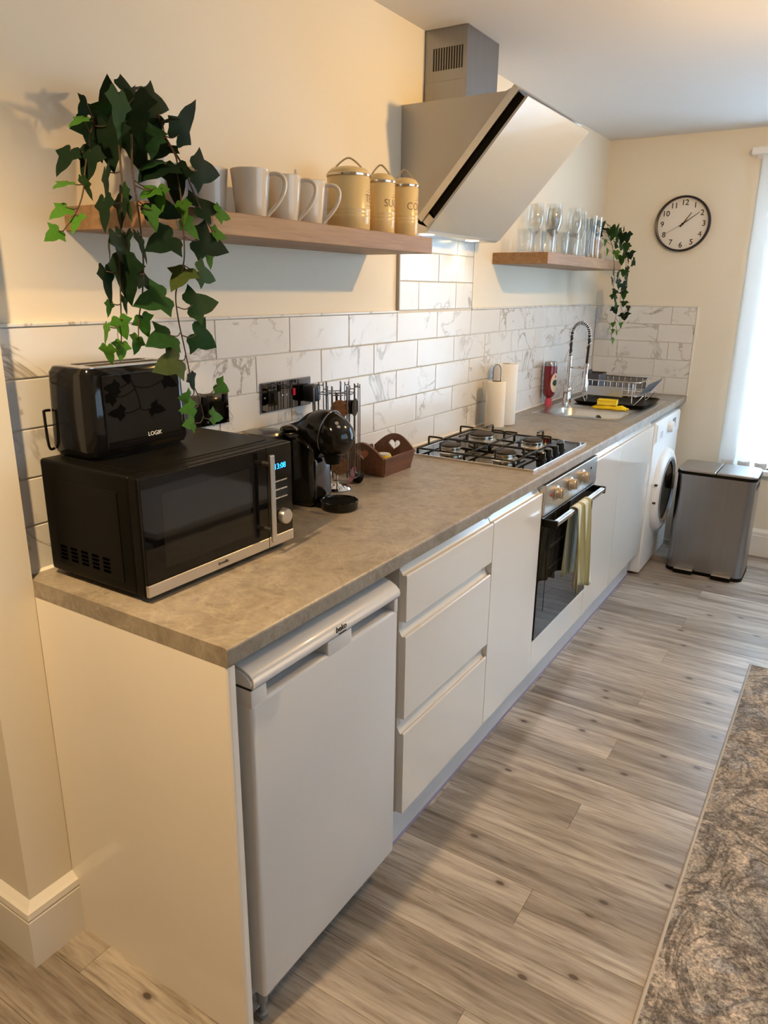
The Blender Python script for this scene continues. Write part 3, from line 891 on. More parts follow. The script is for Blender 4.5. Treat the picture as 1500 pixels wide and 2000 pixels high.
# ------------------------------------------------------------------ hob
hb = thing('gas_hob', 'black glass gas hob with four burners set into the worktop', 'hob', (0.31, 1.80, ZW))
hy0, hy1, hx0, hx1 = 1.515, 2.090, 0.065, 0.560
part('glass_top', MB().box(hx0 + 0.004, hx1 - 0.004, hy0 + 0.004, hy1 - 0.004, ZW + 0.0005, ZW + 0.007, 0.002), M['black_glass'], hb)
tr = MB()
for a in ((hx0, hx1, hy0, hy0 + 0.005), (hx0, hx1, hy1 - 0.005, hy1), (hx0, hx0 + 0.005, hy0 + 0.005, hy1 - 0.005), (hx1 - 0.006, hx1, hy0 + 0.005, hy1 - 0.005)):
    tr.box(*a, ZW + 0.0003, ZW + 0.0075, 0.001, 1)
part('steel_edge', tr, M['chrome'], hb)
zt = ZW + 0.007
for (x, y, r) in ((0.185, 1.625, 0.036), (0.185, 1.895, 0.048), (0.405, 1.625, 0.036), (0.405, 1.895, 0.036)):
    bu = part('burner', MB().lathe([(r + 0.016, 0), (r + 0.012, 0.004), (r + 0.002, 0.006), (r, 0.020), (r + 0.003, 0.022)], (x, y, zt), 36), M['steel'], hb, 35)
    part('burner_cap', MB().lathe([(r + 0.004, 0.022), (r + 0.004, 0.028), (r - 0.004, 0.032), (0, 0.033)], (x, y, zt), 36), pbr('burner_cap_brown_black', (0.035, 0.028, 0.022), 0.5), bu, 35)
    part('flame_ring', MB().lathe([(r + 0.0005, 0.010), (r + 0.0045, 0.011), (r + 0.0045, 0.017), (r + 0.0005, 0.018)], (x, y, zt), 36, cap=False), M['brass'], bu, 35)
for gy0, gy1, by in ((hy0 + 0.025, 1.757, 1.625), (1.768, hy1 - 0.085, 1.895)):
    gx0, gx1 = 0.090, 0.478
    fr_z = zt + 0.016
    m = MB()
    rb = 0.0038
    def bar(p, q, rr=rb): m.tube([p, q], rr, 6)
    cs = [(gx0, gy0), (gx1, gy0), (gx1, gy1), (gx0, gy1)]
    for i in range(4): bar((*cs[i], fr_z), (*cs[(i + 1) % 4], fr_z))
    bar(((gx0 + gx1) / 2, gy0, fr_z), ((gx0 + gx1) / 2, gy1, fr_z))
    for x in (gx0, (gx0 + gx1) / 2, gx1):
        for y in (gy0, gy1): bar((x, y, zt), (x, y, fr_z), 0.005)
    gt = part('pan_support', m, M['grate'], hb, True)
    for bx_ in (0.185, 0.405):
        fm = MB
        FN = []
        for (sx, sy) in ((bx_, gy0), (bx_, gy1)):
            s = 1 if sy == gy0 else -1
            FN.append(fm().tube(smooth_path([(sx, sy, fr_z), (sx, sy, fr_z + 0.024), (sx, sy + s * 0.006, fr_z + 0.030), (sx, sy + s * 0.062, fr_z + 0.030)], 4), rb, 6))
        ex = gx0 if bx_ < 0.3 else gx1
        s = 1 if ex == gx0 else -1
        FN.append(fm().tube(smooth_path([(ex, by, fr_z), (ex, by, fr_z + 0.024), (ex + s * 0.006, by, fr_z + 0.030), (ex + s * 0.058, by, fr_z + 0.030)], 4), rb, 6))
        mx = (gx0 + gx1) / 2
        FN.append(fm().tube(smooth_path([(mx, by, fr_z), (mx - s * 0.0, by, fr_z + 0.024), (mx - s * 0.01, by, fr_z + 0.030), (mx - s * 0.055, by, fr_z + 0.030)], 4), rb, 6))
        for q_ in FN: part('support_finger', q_, M['grate'], gt, True)
km = MB().lathe([(0.021, 0), (0.021, 0.004), (0.017, 0.006), (0.0155, 0.026), (0.013, 0.029), (0, 0.029)], seg=24).mesh('hob_knob', M['black_gloss'], 35)
for y in (1.690, 1.758, 1.826, 1.894):
    o = bpy.data.objects.new('hob_knob', km); COL.objects.link(o); o.parent = hb
    o.location = Vector((0.519, y, zt)) - origin_of(hb)

# ------------------------------------------------------------------ sink, tap
sk = thing('sink', 'stainless steel inset sink bowl with drainer', 'sink', (0.32, 3.1, ZW))
def rrect(x0, x1, y0, y1, r, n=6):
    pts = []
    for cx, cy, a0 in ((x1 - r, y1 - r, 0), (x0 + r, y1 - r, 90), (x0 + r, y0 + r, 180), (x1 - r, y0 + r, 270)):
        for k in range(n + 1):
            a = R(a0 + 90 * k / n); pts.append((cx + r * math.cos(a), cy + r * math.sin(a)))
    return pts
def loops(m, rings):
    n = len(rings[0]); base = len(m.v)
    for rg_ in rings: m.v += rg_
    for i in range(len(rings) - 1):
        for k in range(n):
            l = (k + 1) % n
            m.f.append((base + i * n + k, base + i * n + l, base + (i + 1) * n + l, base + (i + 1) * n + k))
m = MB()
bowl = lambda d, z, r: [(x, y, z) for x, y in rrect(SX0 + d, SX1 - d, SY0 + d, SY1 - d, r)]
outer = [(x, y, ZW + 0.0008) for x, y in rrect(0.075, 0.562, 2.700, 3.56, 0.03)]
lip = [(x, y, ZW + 0.003) for x, y in rrect(0.078, 0.559, 2.703, 3.557, 0.03)]
loops(m, [outer, lip, bowl(0.004, ZW + 0.003, 0.07), bowl(0.010, ZW - 0.002, 0.066), bowl(0.016, ZW - 0.09, 0.06), bowl(0.024, ZW - 0.135, 0.05), bowl(0.05, ZW - 0.145, 0.03), bowl(0.15, ZW - 0.147, 0.01)])
nb = len(rrect(0, 1, 0, 1, .1))
m.f.append(tuple(range(len(m.v) - nb, len(m.v))))
part('bowl', m, M['steel'], sk, 50)
dr_ = MB()
for i in range(7):
    x = 0.17 + i * 0.05
    dr_.tube([(x, 3.16, ZW + 0.002), (x, 3.50, ZW + 0.002)], 0.003, 6)
part('drainer_rib', dr_, M['steel'], sk, True)
part('overflow', MB().lathe([(0.0, 0), (0.018, 0), (0.018, 0.002), (0.010, 0.003), (0.0, 0.0015)], (0.33, SY1 - 0.0135, ZW - 0.045), 20, Matrix.Rotation(R(90), 4, 'X')), M['dark_chrome'], sk)
part('waste', MB().lathe([(0.0, 0.002), (0.03, 0.001), (0.042, 0.004), (0.044, 0.0)], (0.32, 2.92, ZW - 0.1465), 28), M['chrome'], sk, 35)

tp = thing('spring_tap', 'chrome kitchen tap with a coiled spring neck behind the sink', 'tap', (0.150, 3.03, ZW + 0.003))
tx, ty, tz = 0.150, 3.03, ZW + 0.003
bd = part('body', MB().lathe([(0.026, 0), (0.026, 0.006), (0.021, 0.010), (0.021, 0.095), (0.019, 0.100), (0.011, 0.105), (0.0105, 0.265), (0, 0.266)], (tx, ty, tz), 24), M['chrome'], tp, 35)
part('lever', MB().tube([(tx, ty - 0.018, tz + 0.075), (tx + 0.012, ty - 0.045, tz + 0.082), (tx + 0.055, ty - 0.075, tz + 0.100)], [0.010, 0.006, 0.0045], 10), M['chrome'], tp, True)
arc = [(tx, ty, tz + 0.26), (tx, ty, tz + 0.35)]
rad = 0.046
for k in range(1, 13):
    a = math.pi - math.pi * k / 12
    arc.append((tx + rad + rad * math.cos(a), ty, tz + 0.37 + 0.064 * math.sin(a)))
arc += [(tx + 2 * rad + 0.002, ty, tz + 0.33), (tx + 2 * rad - 0.002, ty, tz + 0.22)]
sp = smooth_path(arc, 5)
part('hose', MB().tube(sp, 0.0065, 8), M['rubber'], tp, True)
# helical spring round the hose
hel = []
N = len(sp)
for i in range(N * 6):
    t = i / 6.0
    k = min(int(t), N - 2); f_ = t - k
    p = sp[k].lerp(sp[k + 1], f_); tg = (sp[k + 1] - sp[k]).normalized()
    b1 = tg.cross(Vector((0, 1, 0))).normalized() if abs(tg.y) < 0.9 else Vector((1, 0, 0)); b2 = tg.cross(b1)
    if p.x > tx + rad * 1.6 and p.z < tz + 0.30: break
    a = t * 1.9
    hel.append(p + (b1 * math.cos(a) + b2 * math.sin(a)) * 0.0095)
part('spring', MB().tube(hel, 0.0024, 5), M['chrome'], tp, True)
part('spray_head', MB().lathe([(0.0115, 0.0), (0.017, 0.004), (0.0165, 0.05), (0.012, 0.075), (0.011, 0.125), (0.0125, 0.13), (0.0125, 0.145), (0.006, 0.148)], (tx + 2 * rad - 0.002, ty, tz + 0.085), 20), M['chrome'], tp, 40)
part('holder_arm', MB().tube([(tx, ty, tz + 0.205), (tx + 0.05, ty, tz + 0.207), (tx + 2 * rad - 0.002, ty, tz + 0.205)], 0.0055, 8), M['chrome'], tp, True)

# dish rack on its black tray
rk = thing('dish_rack', 'steel dish rack on a black drip tray beside the sink', 'dish rack', (0.33, 3.32, ZW + 0.005))
tm = MB()
zt0 = ZW + 0.0055
loops(tm, [[(x, y, zt0) for x, y in rrect(0.16, 0.52, 3.145, 3.50, 0.04)], [(x, y, zt0 + 0.016) for x, y in rrect(0.145, 0.535, 3.13, 3.515, 0.045)], [(x, y, zt0 + 0.0175) for x, y in rrect(0.148, 0.532, 3.133, 3.512, 0.045)], [(x, y, zt0 + 0.005) for x, y in rrect(0.165, 0.515, 3.15, 3.495, 0.04)]])
nr = len(rrect(0, 1, 0, 1, .1)); k0 = len(tm.v)
tm.f.append(tuple(range(0, nr))[::-1]); tm.f.append(tuple(range(k0 - nr, k0)))
part('drip_tray', tm, M['black_satin'], rk, 40)
rx0, rx1, ry0, ry1, rz = 0.185, 0.485, 3.17, 3.46, zt0 + 0.005
fm = MB()
for z in (rz + 0.055, rz + 0.125):
    fm.tube([(x, y, z) for x, y in rrect(rx0, rx1, ry0, ry1, 0.03, 4)], 0.0035, 6, True)
for i in range(9):
    x = rx0 + 0.02 + i * (rx1 - rx0 - 0.04) / 8
    fm.tube(smooth_path([(x, ry0, rz + 0.125), (x, ry0 + 0.002, rz + 0.06), (x, ry0 + 0.03, rz + 0.045), (x, ry1 - 0.03, rz + 0.045), (x, ry1 - 0.002, rz + 0.06), (x, ry1, rz + 0.125)], 3), 0.002, 5)
part('wire_frame', fm, M['chrome'], rk, True)
for x, y in ((rx0 + 0.03, ry0), (rx1 - 0.03, ry0), (rx0 + 0.03, ry1), (rx1 - 0.03, ry1)):
    d = 0.035 if x > 0.3 else -0.02
    part('leg', MB().tube(smooth_path([(x, y, rz + 0.12), (x, y, rz + 0.012), (x + d * 0.3, y, rz + 0.004), (x + d, y, rz + 0.03), (x + d * 1.6, y, rz + 0.06)], 4), 0.0035, 6), M['chrome'], rk, True)
part('side_panel', MB().box(rx0 + 0.01, rx1 - 0.08, ry0 - 0.006, ry0 - 0.004, rz + 0.045, rz + 0.095, 0.0008, 1), M['steel'], rk)
part('side_panel', MB().box(rx0 + 0.03, rx1 - 0.03, ry1 + 0.004, ry1 + 0.006, rz + 0.06, rz + 0.125, 0.0008, 1), M['grey_plastic'], rk)
cb = MB()
cb.box(0.170, 0.182, 3.20, 3.34, rz + 0.05, rz + 0.165, 0.003).box(0.255, 0.262, 3.20, 3.34, rz + 0.05, rz + 0.15, 0.003).box(0.170, 0.262, 3.20, 3.206, rz + 0.05, rz + 0.155, 0.002).box(0.170, 0.262, 3.334, 3.34, rz + 0.05, rz + 0.155, 0.002).box(0.172, 0.26, 3.202, 3.338, rz + 0.05, rz + 0.056)
part('cutlery_caddy', cb, M['cutlery_box'], rk, label='dark grey cutlery caddy')
for i in range(6):
    y = 3.185 + i * 0.052
    part('plate_prong', MB().box(-0.003, 0.003, -0.0035, 0.0035, 0.0, 0.095, 0.0015, 1, Matrix.Translation((rx1 - 0.005, y, rz + 0.05)) @ Matrix.Rotation(R(38), 4, 'Y')), M['prong'], rk)

# yellow cloth and sponge
cm = MB()
n = 12
vv = []
for i in range(n + 1):
    for j in range(n + 1):
        x = 0.285 + 0.17 * i / n; y = 3.042 + 0.072 * j / n
        e = min(i, n - i, j, n - j) / n
        z = ZW + 0.0075 + 0.012 * min(1, e * 6) + 0.004 * math.sin(i * 1.7 + j) * math.cos(j * 1.3) * min(1, e * 8)
        x += 0.010 * math.sin(j * 0.9); y += 0.006 * math.sin(i * 1.1)
        vv.append((x, y, z))
cm.add(vv, [(i * (n + 1) + j, i * (n + 1) + j + 1, (i + 1) * (n + 1) + j + 1, (i + 1) * (n + 1) + j) for i in range(n) for j in range(n)])
cl = single('dish_cloth', cm, M['yellow'], 'crumpled yellow dish cloth on the edge of the sink', 'cloth', (0.37, 3.078, ZW + 0.004), True)
sd = cl.modifiers.new('thickness', 'SOLIDIFY'); sd.thickness = 0.005; sd.offset = -1
Ms = Matrix.Translation((0.355, 3.082, ZW + 0.0225)) @ Matrix.Rotation(R(8), 4, 'Z')
sg = thing('sponge', 'yellow washing-up sponge lying on the dish cloth', 'sponge', (0.355, 3.082, ZW + 0.022))
part('foam', MB().box(-0.05, 0.05, -0.03, 0.03, 0.0, 0.02, 0.003, 2, Ms), M['yellow_s'], sg)
part('scourer', MB().box(-0.05, 0.05, -0.03, 0.03, 0.0203, 0.027, 0.001, 1, Ms), M['yellow'], sg)

# red bottle standing on its cap
bt = thing('dish_soap_bottle', 'dark red bottle with an oval cream label standing by the tap', 'bottle', (0.058, 3.005, ZW))
def oval(prof, sx, sy, c, seg=32, cap=True):
    return MB().lathe(prof, c, seg, Matrix.Diagonal((sx, sy, 1, 1)), cap)
part('bottle_cap', oval([(0.020, 0), (0.021, 0.004), (0.018, 0.040), (0.012, 0.044)], 0.9, 1.1, (0.058, 3.005, ZW)), M['pink'], bt, 35)
part('bottle_body', oval([(0.012, 0.042), (0.028, 0.052), (0.036, 0.068), (0.039, 0.10), (0.040, 0.16), (0.039, 0.205), (0.037, 0.213)], 0.85, 1.05, (0.058, 3.005, ZW)), M['red_bottle'], bt, 50)
part('bottle_top', oval([(0.0375, 0.213), (0.037, 0.226), (0.033, 0.234), (0.0, 0.236)], 0.85, 1.05, (0.058, 3.005, ZW)), M['steel_v'], bt, 50)
def decal(a0, a1, z0, z1, rx, ry, cx, cy, n=14, shape=True):
    m = MB(); v = []; f = []
    rows = 12
    for j in range(rows + 1):
        t = j / rows; z = z0 + (z1 - z0) * t
        w = math.sqrt(max(0.0, 1 - (2 * t - 1) ** 2)) if shape else 1
        for i in range(n + 1):
            a = (a0 + a1) / 2 + (i / n - 0.5) * (a1 - a0) * w
            v.append((cx + rx * math.cos(a), cy + ry * math.sin(a), z))
    for j in range(rows):
        for i in range(n):
            a = j * (n + 1) + i; f.append((a, a + 1, a + n + 2, a + n + 1))
    return m.add(v, f)
part('label', decal(R(-58), R(28), ZW + 0.072, ZW + 0.178, 0.0348, 0.0430, 0.058, 3.005), M['label_cream'], bt)
part('label_badge', decal(R(-42), R(12), ZW + 0.108, ZW + 0.142, 0.0354, 0.0437, 0.058, 3.005), M['label_green'], bt)
part('label_badge', decal(R(-24), R(-4), ZW + 0.150, ZW + 0.166, 0.0354, 0.0437, 0.058, 3.005), M['pink'], bt)

# kitchen rolls
kr = thing('kitchen_roll', 'tall white kitchen roll standing against the tiles behind the hob', 'kitchen roll', (0.088, 2.335, ZW))
part('paper', MB().lathe([(0.018, 0.275), (0.052, 0.275), (0.054, 0.272), (0.054, 0.004), (0.052, 0.0015), (0.018, 0.0015)], (0.088, 2.335, ZW), 40, cap=False), M['paper'], kr, 40)
part('core', MB().lathe([(0.0185, 0.274), (0.0185, 0.0), (0.0165, 0.0), (0.0165, 0.274)], (0.088, 2.335, ZW), 24, cap=False), pbr('cardboard', (0.45, 0.34, 0.22), 0.8), kr, 40)
kh = thing('kitchen_roll_holder', 'wire loop stand holding a slim cream kitchen roll beside the hob', 'roll holder', (0.098, 2.215, ZW))
kc = (0.098, 2.215, ZW)
part('base', MB().lathe([(0.050, 0), (0.052, 0.003), (0.048, 0.006), (0, 0.006)], kc, 28), M['steel'], kh, 35)
lp = [(kc[0] - 0.011, kc[1] - 0.016, ZW + 0.006), (kc[0] - 0.011, kc[1] - 0.016, ZW + 0.255)]
for k in range(1, 8):
    a = math.pi - math.pi * k / 8
    lp.append((kc[0] + 0.011 * math.cos(a), kc[1] + 0.016 * math.cos(a), ZW + 0.255 + 0.026 * math.sin(a)))
lp += [(kc[0] + 0.011, kc[1] + 0.016, ZW + 0.255), (kc[0] + 0.011, kc[1] + 0.016, ZW + 0.006)]
part('wire_loop', MB().tube(lp, 0.0022, 6), M['dark_chrome'], kh, True)
part('paper', MB().lathe([(0.022, 0.208), (0.040, 0.208), (0.0415, 0.206), (0.0435, 0.010), (0.042, 0.0075), (0.022, 0.0075)], kc, 36, cap=False), pbr('paper_cream', (0.80, 0.74, 0.64), 0.9, bump=0.3, nscale=400), kh, 40)

# ------------------------------------------------------------------ microwave
mw = thing('microwave', 'black microwave with steel strip and bar handle on the worktop end', 'microwave', (0.2, 0.27, ZW))
mx0, mx1, my0, my1, mz0, mz1 = 0.045, 0.318, 0.048, 0.490, ZW + 0.012, 1.163
MXF = 0.348
part('body', MB().box(mx0, mx1, my0, my1, mz0, mz1, 0.007, 3), M['black_satin'], mw, 40)
part('top_panel', MB().box(mx0 + 0.03, mx1 - 0.02, my0 + 0.03, my1 - 0.03, mz1 - 0.001, mz1 + 0.0018, 0.0008, 1), M['black_satin'], mw)
part('side_panel', MB().box(mx0 + 0.035, mx1 - 0.035, my0 - 0.0018, my0 + 0.001, mz0 + 0.02, mz1 - 0.035, 0.0008, 1), M['black_satin'], mw)
slot = MB().box(-0.0105, 0.0105, -0.0006, 0.0006, -0.0028, 0.0028, 0.0005, 1).mesh('vent_slot', M['void'])
for i in range(5):
    for j in range(4):
        o = bpy.data.objects.new('vent_slot', slot); COL.objects.link(o); o.parent = mw
        o.location = Vector((0.098 + i * 0.034, my0 - 0.0021, mz0 + 0.035 + j * 0.0085)) - origin_of(mw)
part('front_frame', MB().box(mx1 - 0.002, MXF - 0.006, my0, my1, mz0, mz1, 0.004, 2), M['black_satin'], mw)
dy1 = 0.402
md = part('door', MB().box(MXF - 0.008, MXF, my0 + 0.002, dy1, mz0 + 0.027, mz1 - 0.002, 0.0015, 1), M['black_glass'], mw)
part('door_window', MB().box(MXF - 0.0005, MXF + 0.0004, 0.098, 0.345, 0.972, 1.124, 0.0002, 1), pbr('mesh_window', (0.012, 0.011, 0.010), 0.05, spec=0.4), md)
part('door_strip', MB().box(MXF - 0.008, MXF + 0.001, my0 + 0.002, dy1 - 0.0008, mz0 + 0.002, mz0 + 0.0265, 0.001, 1), M['steel'], md)
part('brand_mark', text_mb('breville', 0.0105, face_x(MXF + 0.0013, 0.252, mz0 + 0.0145)), M['clock_ink'], md)
part('control_panel', MB().box(MXF - 0.008, MXF, dy1 + 0.001, my1 - 0.001, mz0 + 0.027, mz1 - 0.002, 0.0015, 1), M['black_gloss'], mw)
part('panel_strip', MB().box(MXF - 0.008, MXF + 0.001, dy1 + 0.001, my1 - 0.001, mz0 + 0.002, mz0 + 0.0265, 0.001, 1), M['steel'], mw)
part('clock_display', text_mb('13:08', 0.0185, face_x(MXF + 0.0006, 0.4465, 1.111)), M['led_blue'], mw)
for k, z in enumerate((1.0765, 1.0565, 1.0365)):
    for a, b_ in ((0.421, 0.445), (0.4465, 0.470)):
        part('button', MB().box(MXF - 0.0005, MXF + 0.0012, a, b_, z - 0.0015, z + 0.0015, 0.0004, 1), M['steel'], mw)
part('dial', MB().lathe([(0.0, 0), (0.019, 0), (0.018, 0.012), (0.0165, 0.0145), (0.0, 0.0150)], (MXF, 0.4535, 0.990), 32, RX), M['steel'], mw, 35)
hh = MB().box(MXF + 0.021, MXF + 0.030, 0.383, 0.397, 0.947, 1.150, 0.003)
hdl = part('handle', hh, M['steel'], mw)
for z in (0.975, 1.128):
    part('handle_post', MB().lathe([(0.0055, 0), (0.0055, 0.022)], (MXF, 0.390, z), 14, RX), M['steel'], hdl, 35)
for x, y in ((0.08, 0.08), (0.08, 0.45), (0.30, 0.08), (0.30, 0.45)):
    part('foot', MB().lathe([(0.012, 0), (0.014, 0.012)], (x, y, ZW), 14), M['rubber'], mw, 35)

# ------------------------------------------------------------------ toaster on the microwave
tzb = mz1 + 0.0018
ts = thing('toaster', 'glossy black toaster standing on top of the microwave', 'toaster', (0.112, 0.208, tzb))
ax0, ax1, ay0, ay1, az0, az1 = 0.040, 0.184, 0.078, 0.338, tzb + 0.008, tzb + 0.182
b = bmesh.new()
rings = []
for z, d in ((az0, 0.004), (az0 + 0.012, 0.0), (az1 - 0.012, 0.004), (az1, 0.010)):
    rings.append([(x, y, z) for x, y in rrect(ax0 + d, ax1 - d, ay0 + d, ay1 - d, 0.026, 5)])
b.free()
m = MB(); loops(m, rings)
nr = len(rings[0])
m.f.append(tuple(range(nr))[::-1])
slots_y0, slots_y1 = ay0 + 0.045, ay1 - 0.045
m.f.append(tuple(range(len(m.v) - nr, len(m.v))))
part('body', m, M['black_gloss'], ts, 35)
part('front_panel', MB().box(ax1 - 0.004, ax1 + 0.003, ay0 + 0.035, ay1 - 0.03, az0 + 0.012, az1 - 0.014, 0.002), M['black_glass'], ts)
part('top_plate', MB().prism(rrect(ax0 + 0.016, ax1 - 0.016, ay0 + 0.014, ay1 - 0.014, 0.018, 4), 'z', az1 - 0.0005, az1 + 0.002), M['steel'], ts)
for x in (0.090, 0.134):
    part('bread_slot', MB().box(x - 0.012, x + 0.012, slots_y0, slots_y1, az1 + 0.0018, az1 + 0.0028), M['dark'], ts)
part('lever', MB().box(0.097, 0.127, ay1 - 0.002, ay1 + 0.022, az0 + 0.10, az0 + 0.118, 0.004), M['black_satin'], ts)
part('cord_wrap', MB().tube(smooth_path([(0.052, ay0 + 0.004, az0 + 0.085), (0.052, ay0 - 0.008, az0 + 0.085), (0.052, ay0 - 0.010, az0 + 0.078), (0.053, ay0 - 0.008, az0 + 0.012), (0.053, ay0 + 0.004, az0 + 0.006)], 5), 0.0030, 8), M['black_gloss'], ts, True)
part('brand_mark', text_mb('LOGIK', 0.0125, face_x(ax1 + 0.0034, 0.232, az0 + 0.030)), M['white'], ts)
part('base', MB().prism(rrect(ax0 + 0.012, ax1 - 0.012, ay0 + 0.012, ay1 - 0.012, 0.02, 4), 'z', tzb, az0 + 0.001), M['black_satin'], ts)

# ------------------------------------------------------------------ coffee machine (faces +x)
cf = thing('coffee_machine', 'black capsule coffee machine with round head and drip tray beside the microwave', 'coffee machine', (0.16, 0.775, ZW))
cy = 0.790
m = MB()
prof = [(0.105, 0.006), (0.185, 0.006), (0.205, 0.02), (0.200, 0.15), (0.185, 0.18), (0.105, 0.19)]
body = [(0.085, ZW + 0.002), (0.205, ZW + 0.002), (0.212, ZW + 0.03), (0.205, ZW + 0.13), (0.215, ZW + 0.175), (0.16, ZW + 0.21), (0.09, ZW + 0.20)]
b = bmesh.new()
vs = [[b.verts.new((p[0], y, p[1])) for p in body] for y in (cy - 0.052, cy + 0.052)]
n = len(body)
b.faces.new(vs[0][::-1]); b.faces.new(vs[1])
for i in range(n): b.faces.new((vs[0][i], vs[0][(i + 1) % n], vs[1][(i + 1) % n], vs[1][i]))
bmesh.ops.recalc_face_normals(b, faces=b.faces[:])
bmesh.ops.bevel(b, geom=b.edges[:], offset=0.018, segments=4, affect='EDGES', profile=0.5)
m.bm(b)
part('body', m, M['black_gloss'], cf, 60)
# head: a fat rounded disc seen from the side, tapering back to the water tank
hc = Vector((0.246, cy, ZW + 0.212))
hp = []
hm = MB()
path = [(0.075, 0.20, 0.018), (0.10, 0.205, 0.020), (0.135, 0.212, 0.026), (0.165, 0.221, 0.040), (0.195, 0.221, 0.052), (0.225, 0.216, 0.0595), (0.250, 0.210, 0.060), (0.275, 0.204, 0.053), (0.295, 0.200, 0.038), (0.305, 0.198, 0.018), (0.3075, 0.1975, 0.002)]
rings = []
for x, z, r in path:
    rings.append([(x + 0.25 * r * math.sin(t) * 0.3, cy + min(r, 0.052) * 1.0 * math.cos(t), ZW + z + r * math.sin(t)) for t in [2 * math.pi * k / 32 for k in range(32)]])
loops(hm, rings)
hm.f.append(tuple(range(32))[::-1]); hm.f.append(tuple(range(len(hm.v) - 32, len(hm.v))))
hd_ = part('head', hm, M['black_gloss'], cf, 60)
part('head_ring', MB().tube([(0.238 + 0.012 * math.sin(t), cy + 0.0545 * math.cos(t), ZW + 0.213 + 0.0605 * math.sin(t)) for t in [2 * math.pi * k / 40 for k in range(40)]], 0.0022, 6, True), M['dark_chrome'], hd_, True)
bq = Vector((0.55, -0.55, 0.62)).normalized().to_track_quat('Z', 'Y').to_matrix().to_4x4()
for k, pos in enumerate(((0.279, cy - 0.026, ZW + 0.2465), (0.286, cy - 0.0275, ZW + 0.2375))):
    part('button', MB().lathe([(0, -0.008), (0.0052, -0.008), (0.0050, 0.002), (0.0042, 0.003), (0, 0.0033)], pos, 16, bq), M['steel'] if k == 0 else M['brass'], hd_, 35)
part('spout', MB().lathe([(0.020, 0.0), (0.024, 0.012), (0.026, 0.035)], (0.246, cy, ZW + 0.128), 20), M['black_satin'], cf, 40)
part('drip_column', MB().box(0.196, 0.214, cy - 0.034, cy + 0.034, ZW + 0.025, ZW + 0.14, 0.006, 3), pbr('smoke_chrome', (0.14, 0.15, 0.17), 0.15, metal=1.0), cf, 40)
part('tray_arm', MB().box(0.18, 0.25, cy - 0.03, cy + 0.03, ZW + 0.0005, ZW + 0.012, 0.004), M['black_satin'], cf)
dt = part('drip_tray', MB().lathe([(0.048, 0.0), (0.052, 0.004), (0.054, 0.026), (0.051, 0.026), (0.049, 0.020), (0.0, 0.020)], (0.268, cy, ZW), 36), M['black_gloss'], cf, 35)
gm = MB()
for i in range(-4, 5):
    w = math.sqrt(max(0, 0.047 ** 2 - (i * 0.0105) ** 2))
    gm.box(0.268 - w, 0.268 + w, cy + i * 0.0105 - 0.002, cy + i * 0.0105 + 0.002, ZW + 0.0205, ZW + 0.0235)
part('tray_grille', gm, M['black_satin'], dt)
part('water_tank', MB().lathe([(0.05, 0.0), (0.052, 0.005), (0.052, 0.195), (0.05, 0.2)], (0.066, cy - 0.075, ZW), 32), pbr('tank_smoke', (0.03, 0.03, 0.032), 0.1, coat=0.5), cf, 35)
tl = part('tank_lid', MB().lathe([(0.054, 0.2), (0.055, 0.204), (0.052, 0.210), (0.02, 0.214), (0, 0.214)], (0.066, cy - 0.075, ZW), 32), pbr('lid_grey', (0.20, 0.19, 0.18), 0.25, metal=0.7), cf, 35)
part('lid_grip', MB().lathe([(0.016, 0.2135), (0.014, 0.216), (0, 0.216)], (0.066, cy - 0.075, ZW), 20), M['grey_plastic'], tl, 35)
part('chrome_lever', MB().tube(smooth_path([(0.10, cy - 0.05, ZW + 0.206), (0.108, cy - 0.045, ZW + 0.222), (0.13, cy - 0.035, ZW + 0.224), (0.15, cy - 0.03, ZW + 0.214)], 5), 0.0055, 8), M['chrome'], cf, True)

# ------------------------------------------------------------------ capsule carousel
ch = thing('capsule_carousel', 'chrome wire carousel for coffee capsules beside the coffee machine', 'capsule holder', (0.138, 0.958, ZW))
cx_, cyy = 0.138, 0.958
part('base', MB().lathe([(0.040, 0), (0.044, 0.003), (0.040, 0.010), (0.012, 0.016), (0.006, 0.02)], (cx_, cyy, ZW), 32), M['chrome'], ch, 35)
part('pole', MB().lathe([(0.004, 0.016), (0.004, 0.285), (0.007, 0.29), (0.0, 0.297)], (cx_, cyy, ZW), 12), M['chrome'], ch, 35)
for k in range(6):
    a = R(60 * k + 15)
    d = Vector((math.cos(a), math.sin(a), 0)); s = Vector((-d.y, d.x, 0))
    o = Vector((cx_, cyy, 0)) + d * 0.050
    w = MB()
    for sg_ in (-1, 1):
        p = o + s * 0.022 * sg_
        q = p + d * 0.016
        w.tube(smooth_path([(p.x, p.y, ZW + 0.05), (p.x, p.y, ZW + 0.30), (p.x + d.x * 0.003, p.y + d.y * 0.003, ZW + 0.312), (q.x - d.x * 0.003, q.y - d.y * 0.003, ZW + 0.312), (q.x, q.y, ZW + 0.30), (q.x, q.y, ZW + 0.05)], 3), 0.0016, 5)
    p0, p1 = o + s * 0.022, o - s * 0.022
    e0, e1 = p0 + d * 0.016, p1 + d * 0.016
    w.tube([(p0.x, p0.y, ZW + 0.05), (e0.x, e0.y, ZW + 0.045), (e1.x, e1.y, ZW + 0.045), (p1.x, p1.y, ZW + 0.05)], 0.0016, 5)
    for z in (0.055, 0.295):
        w.tube([(cx_, cyy, ZW + z), (o.x, o.y, ZW + z)], 0.0016, 5)
    w.tube([(p0.x, p0.y, ZW + 0.295), (p1.x, p1.y, ZW + 0.295)], 0.0016, 5)
    part('wire_rack', w, M['dark_chrome'], ch, True)
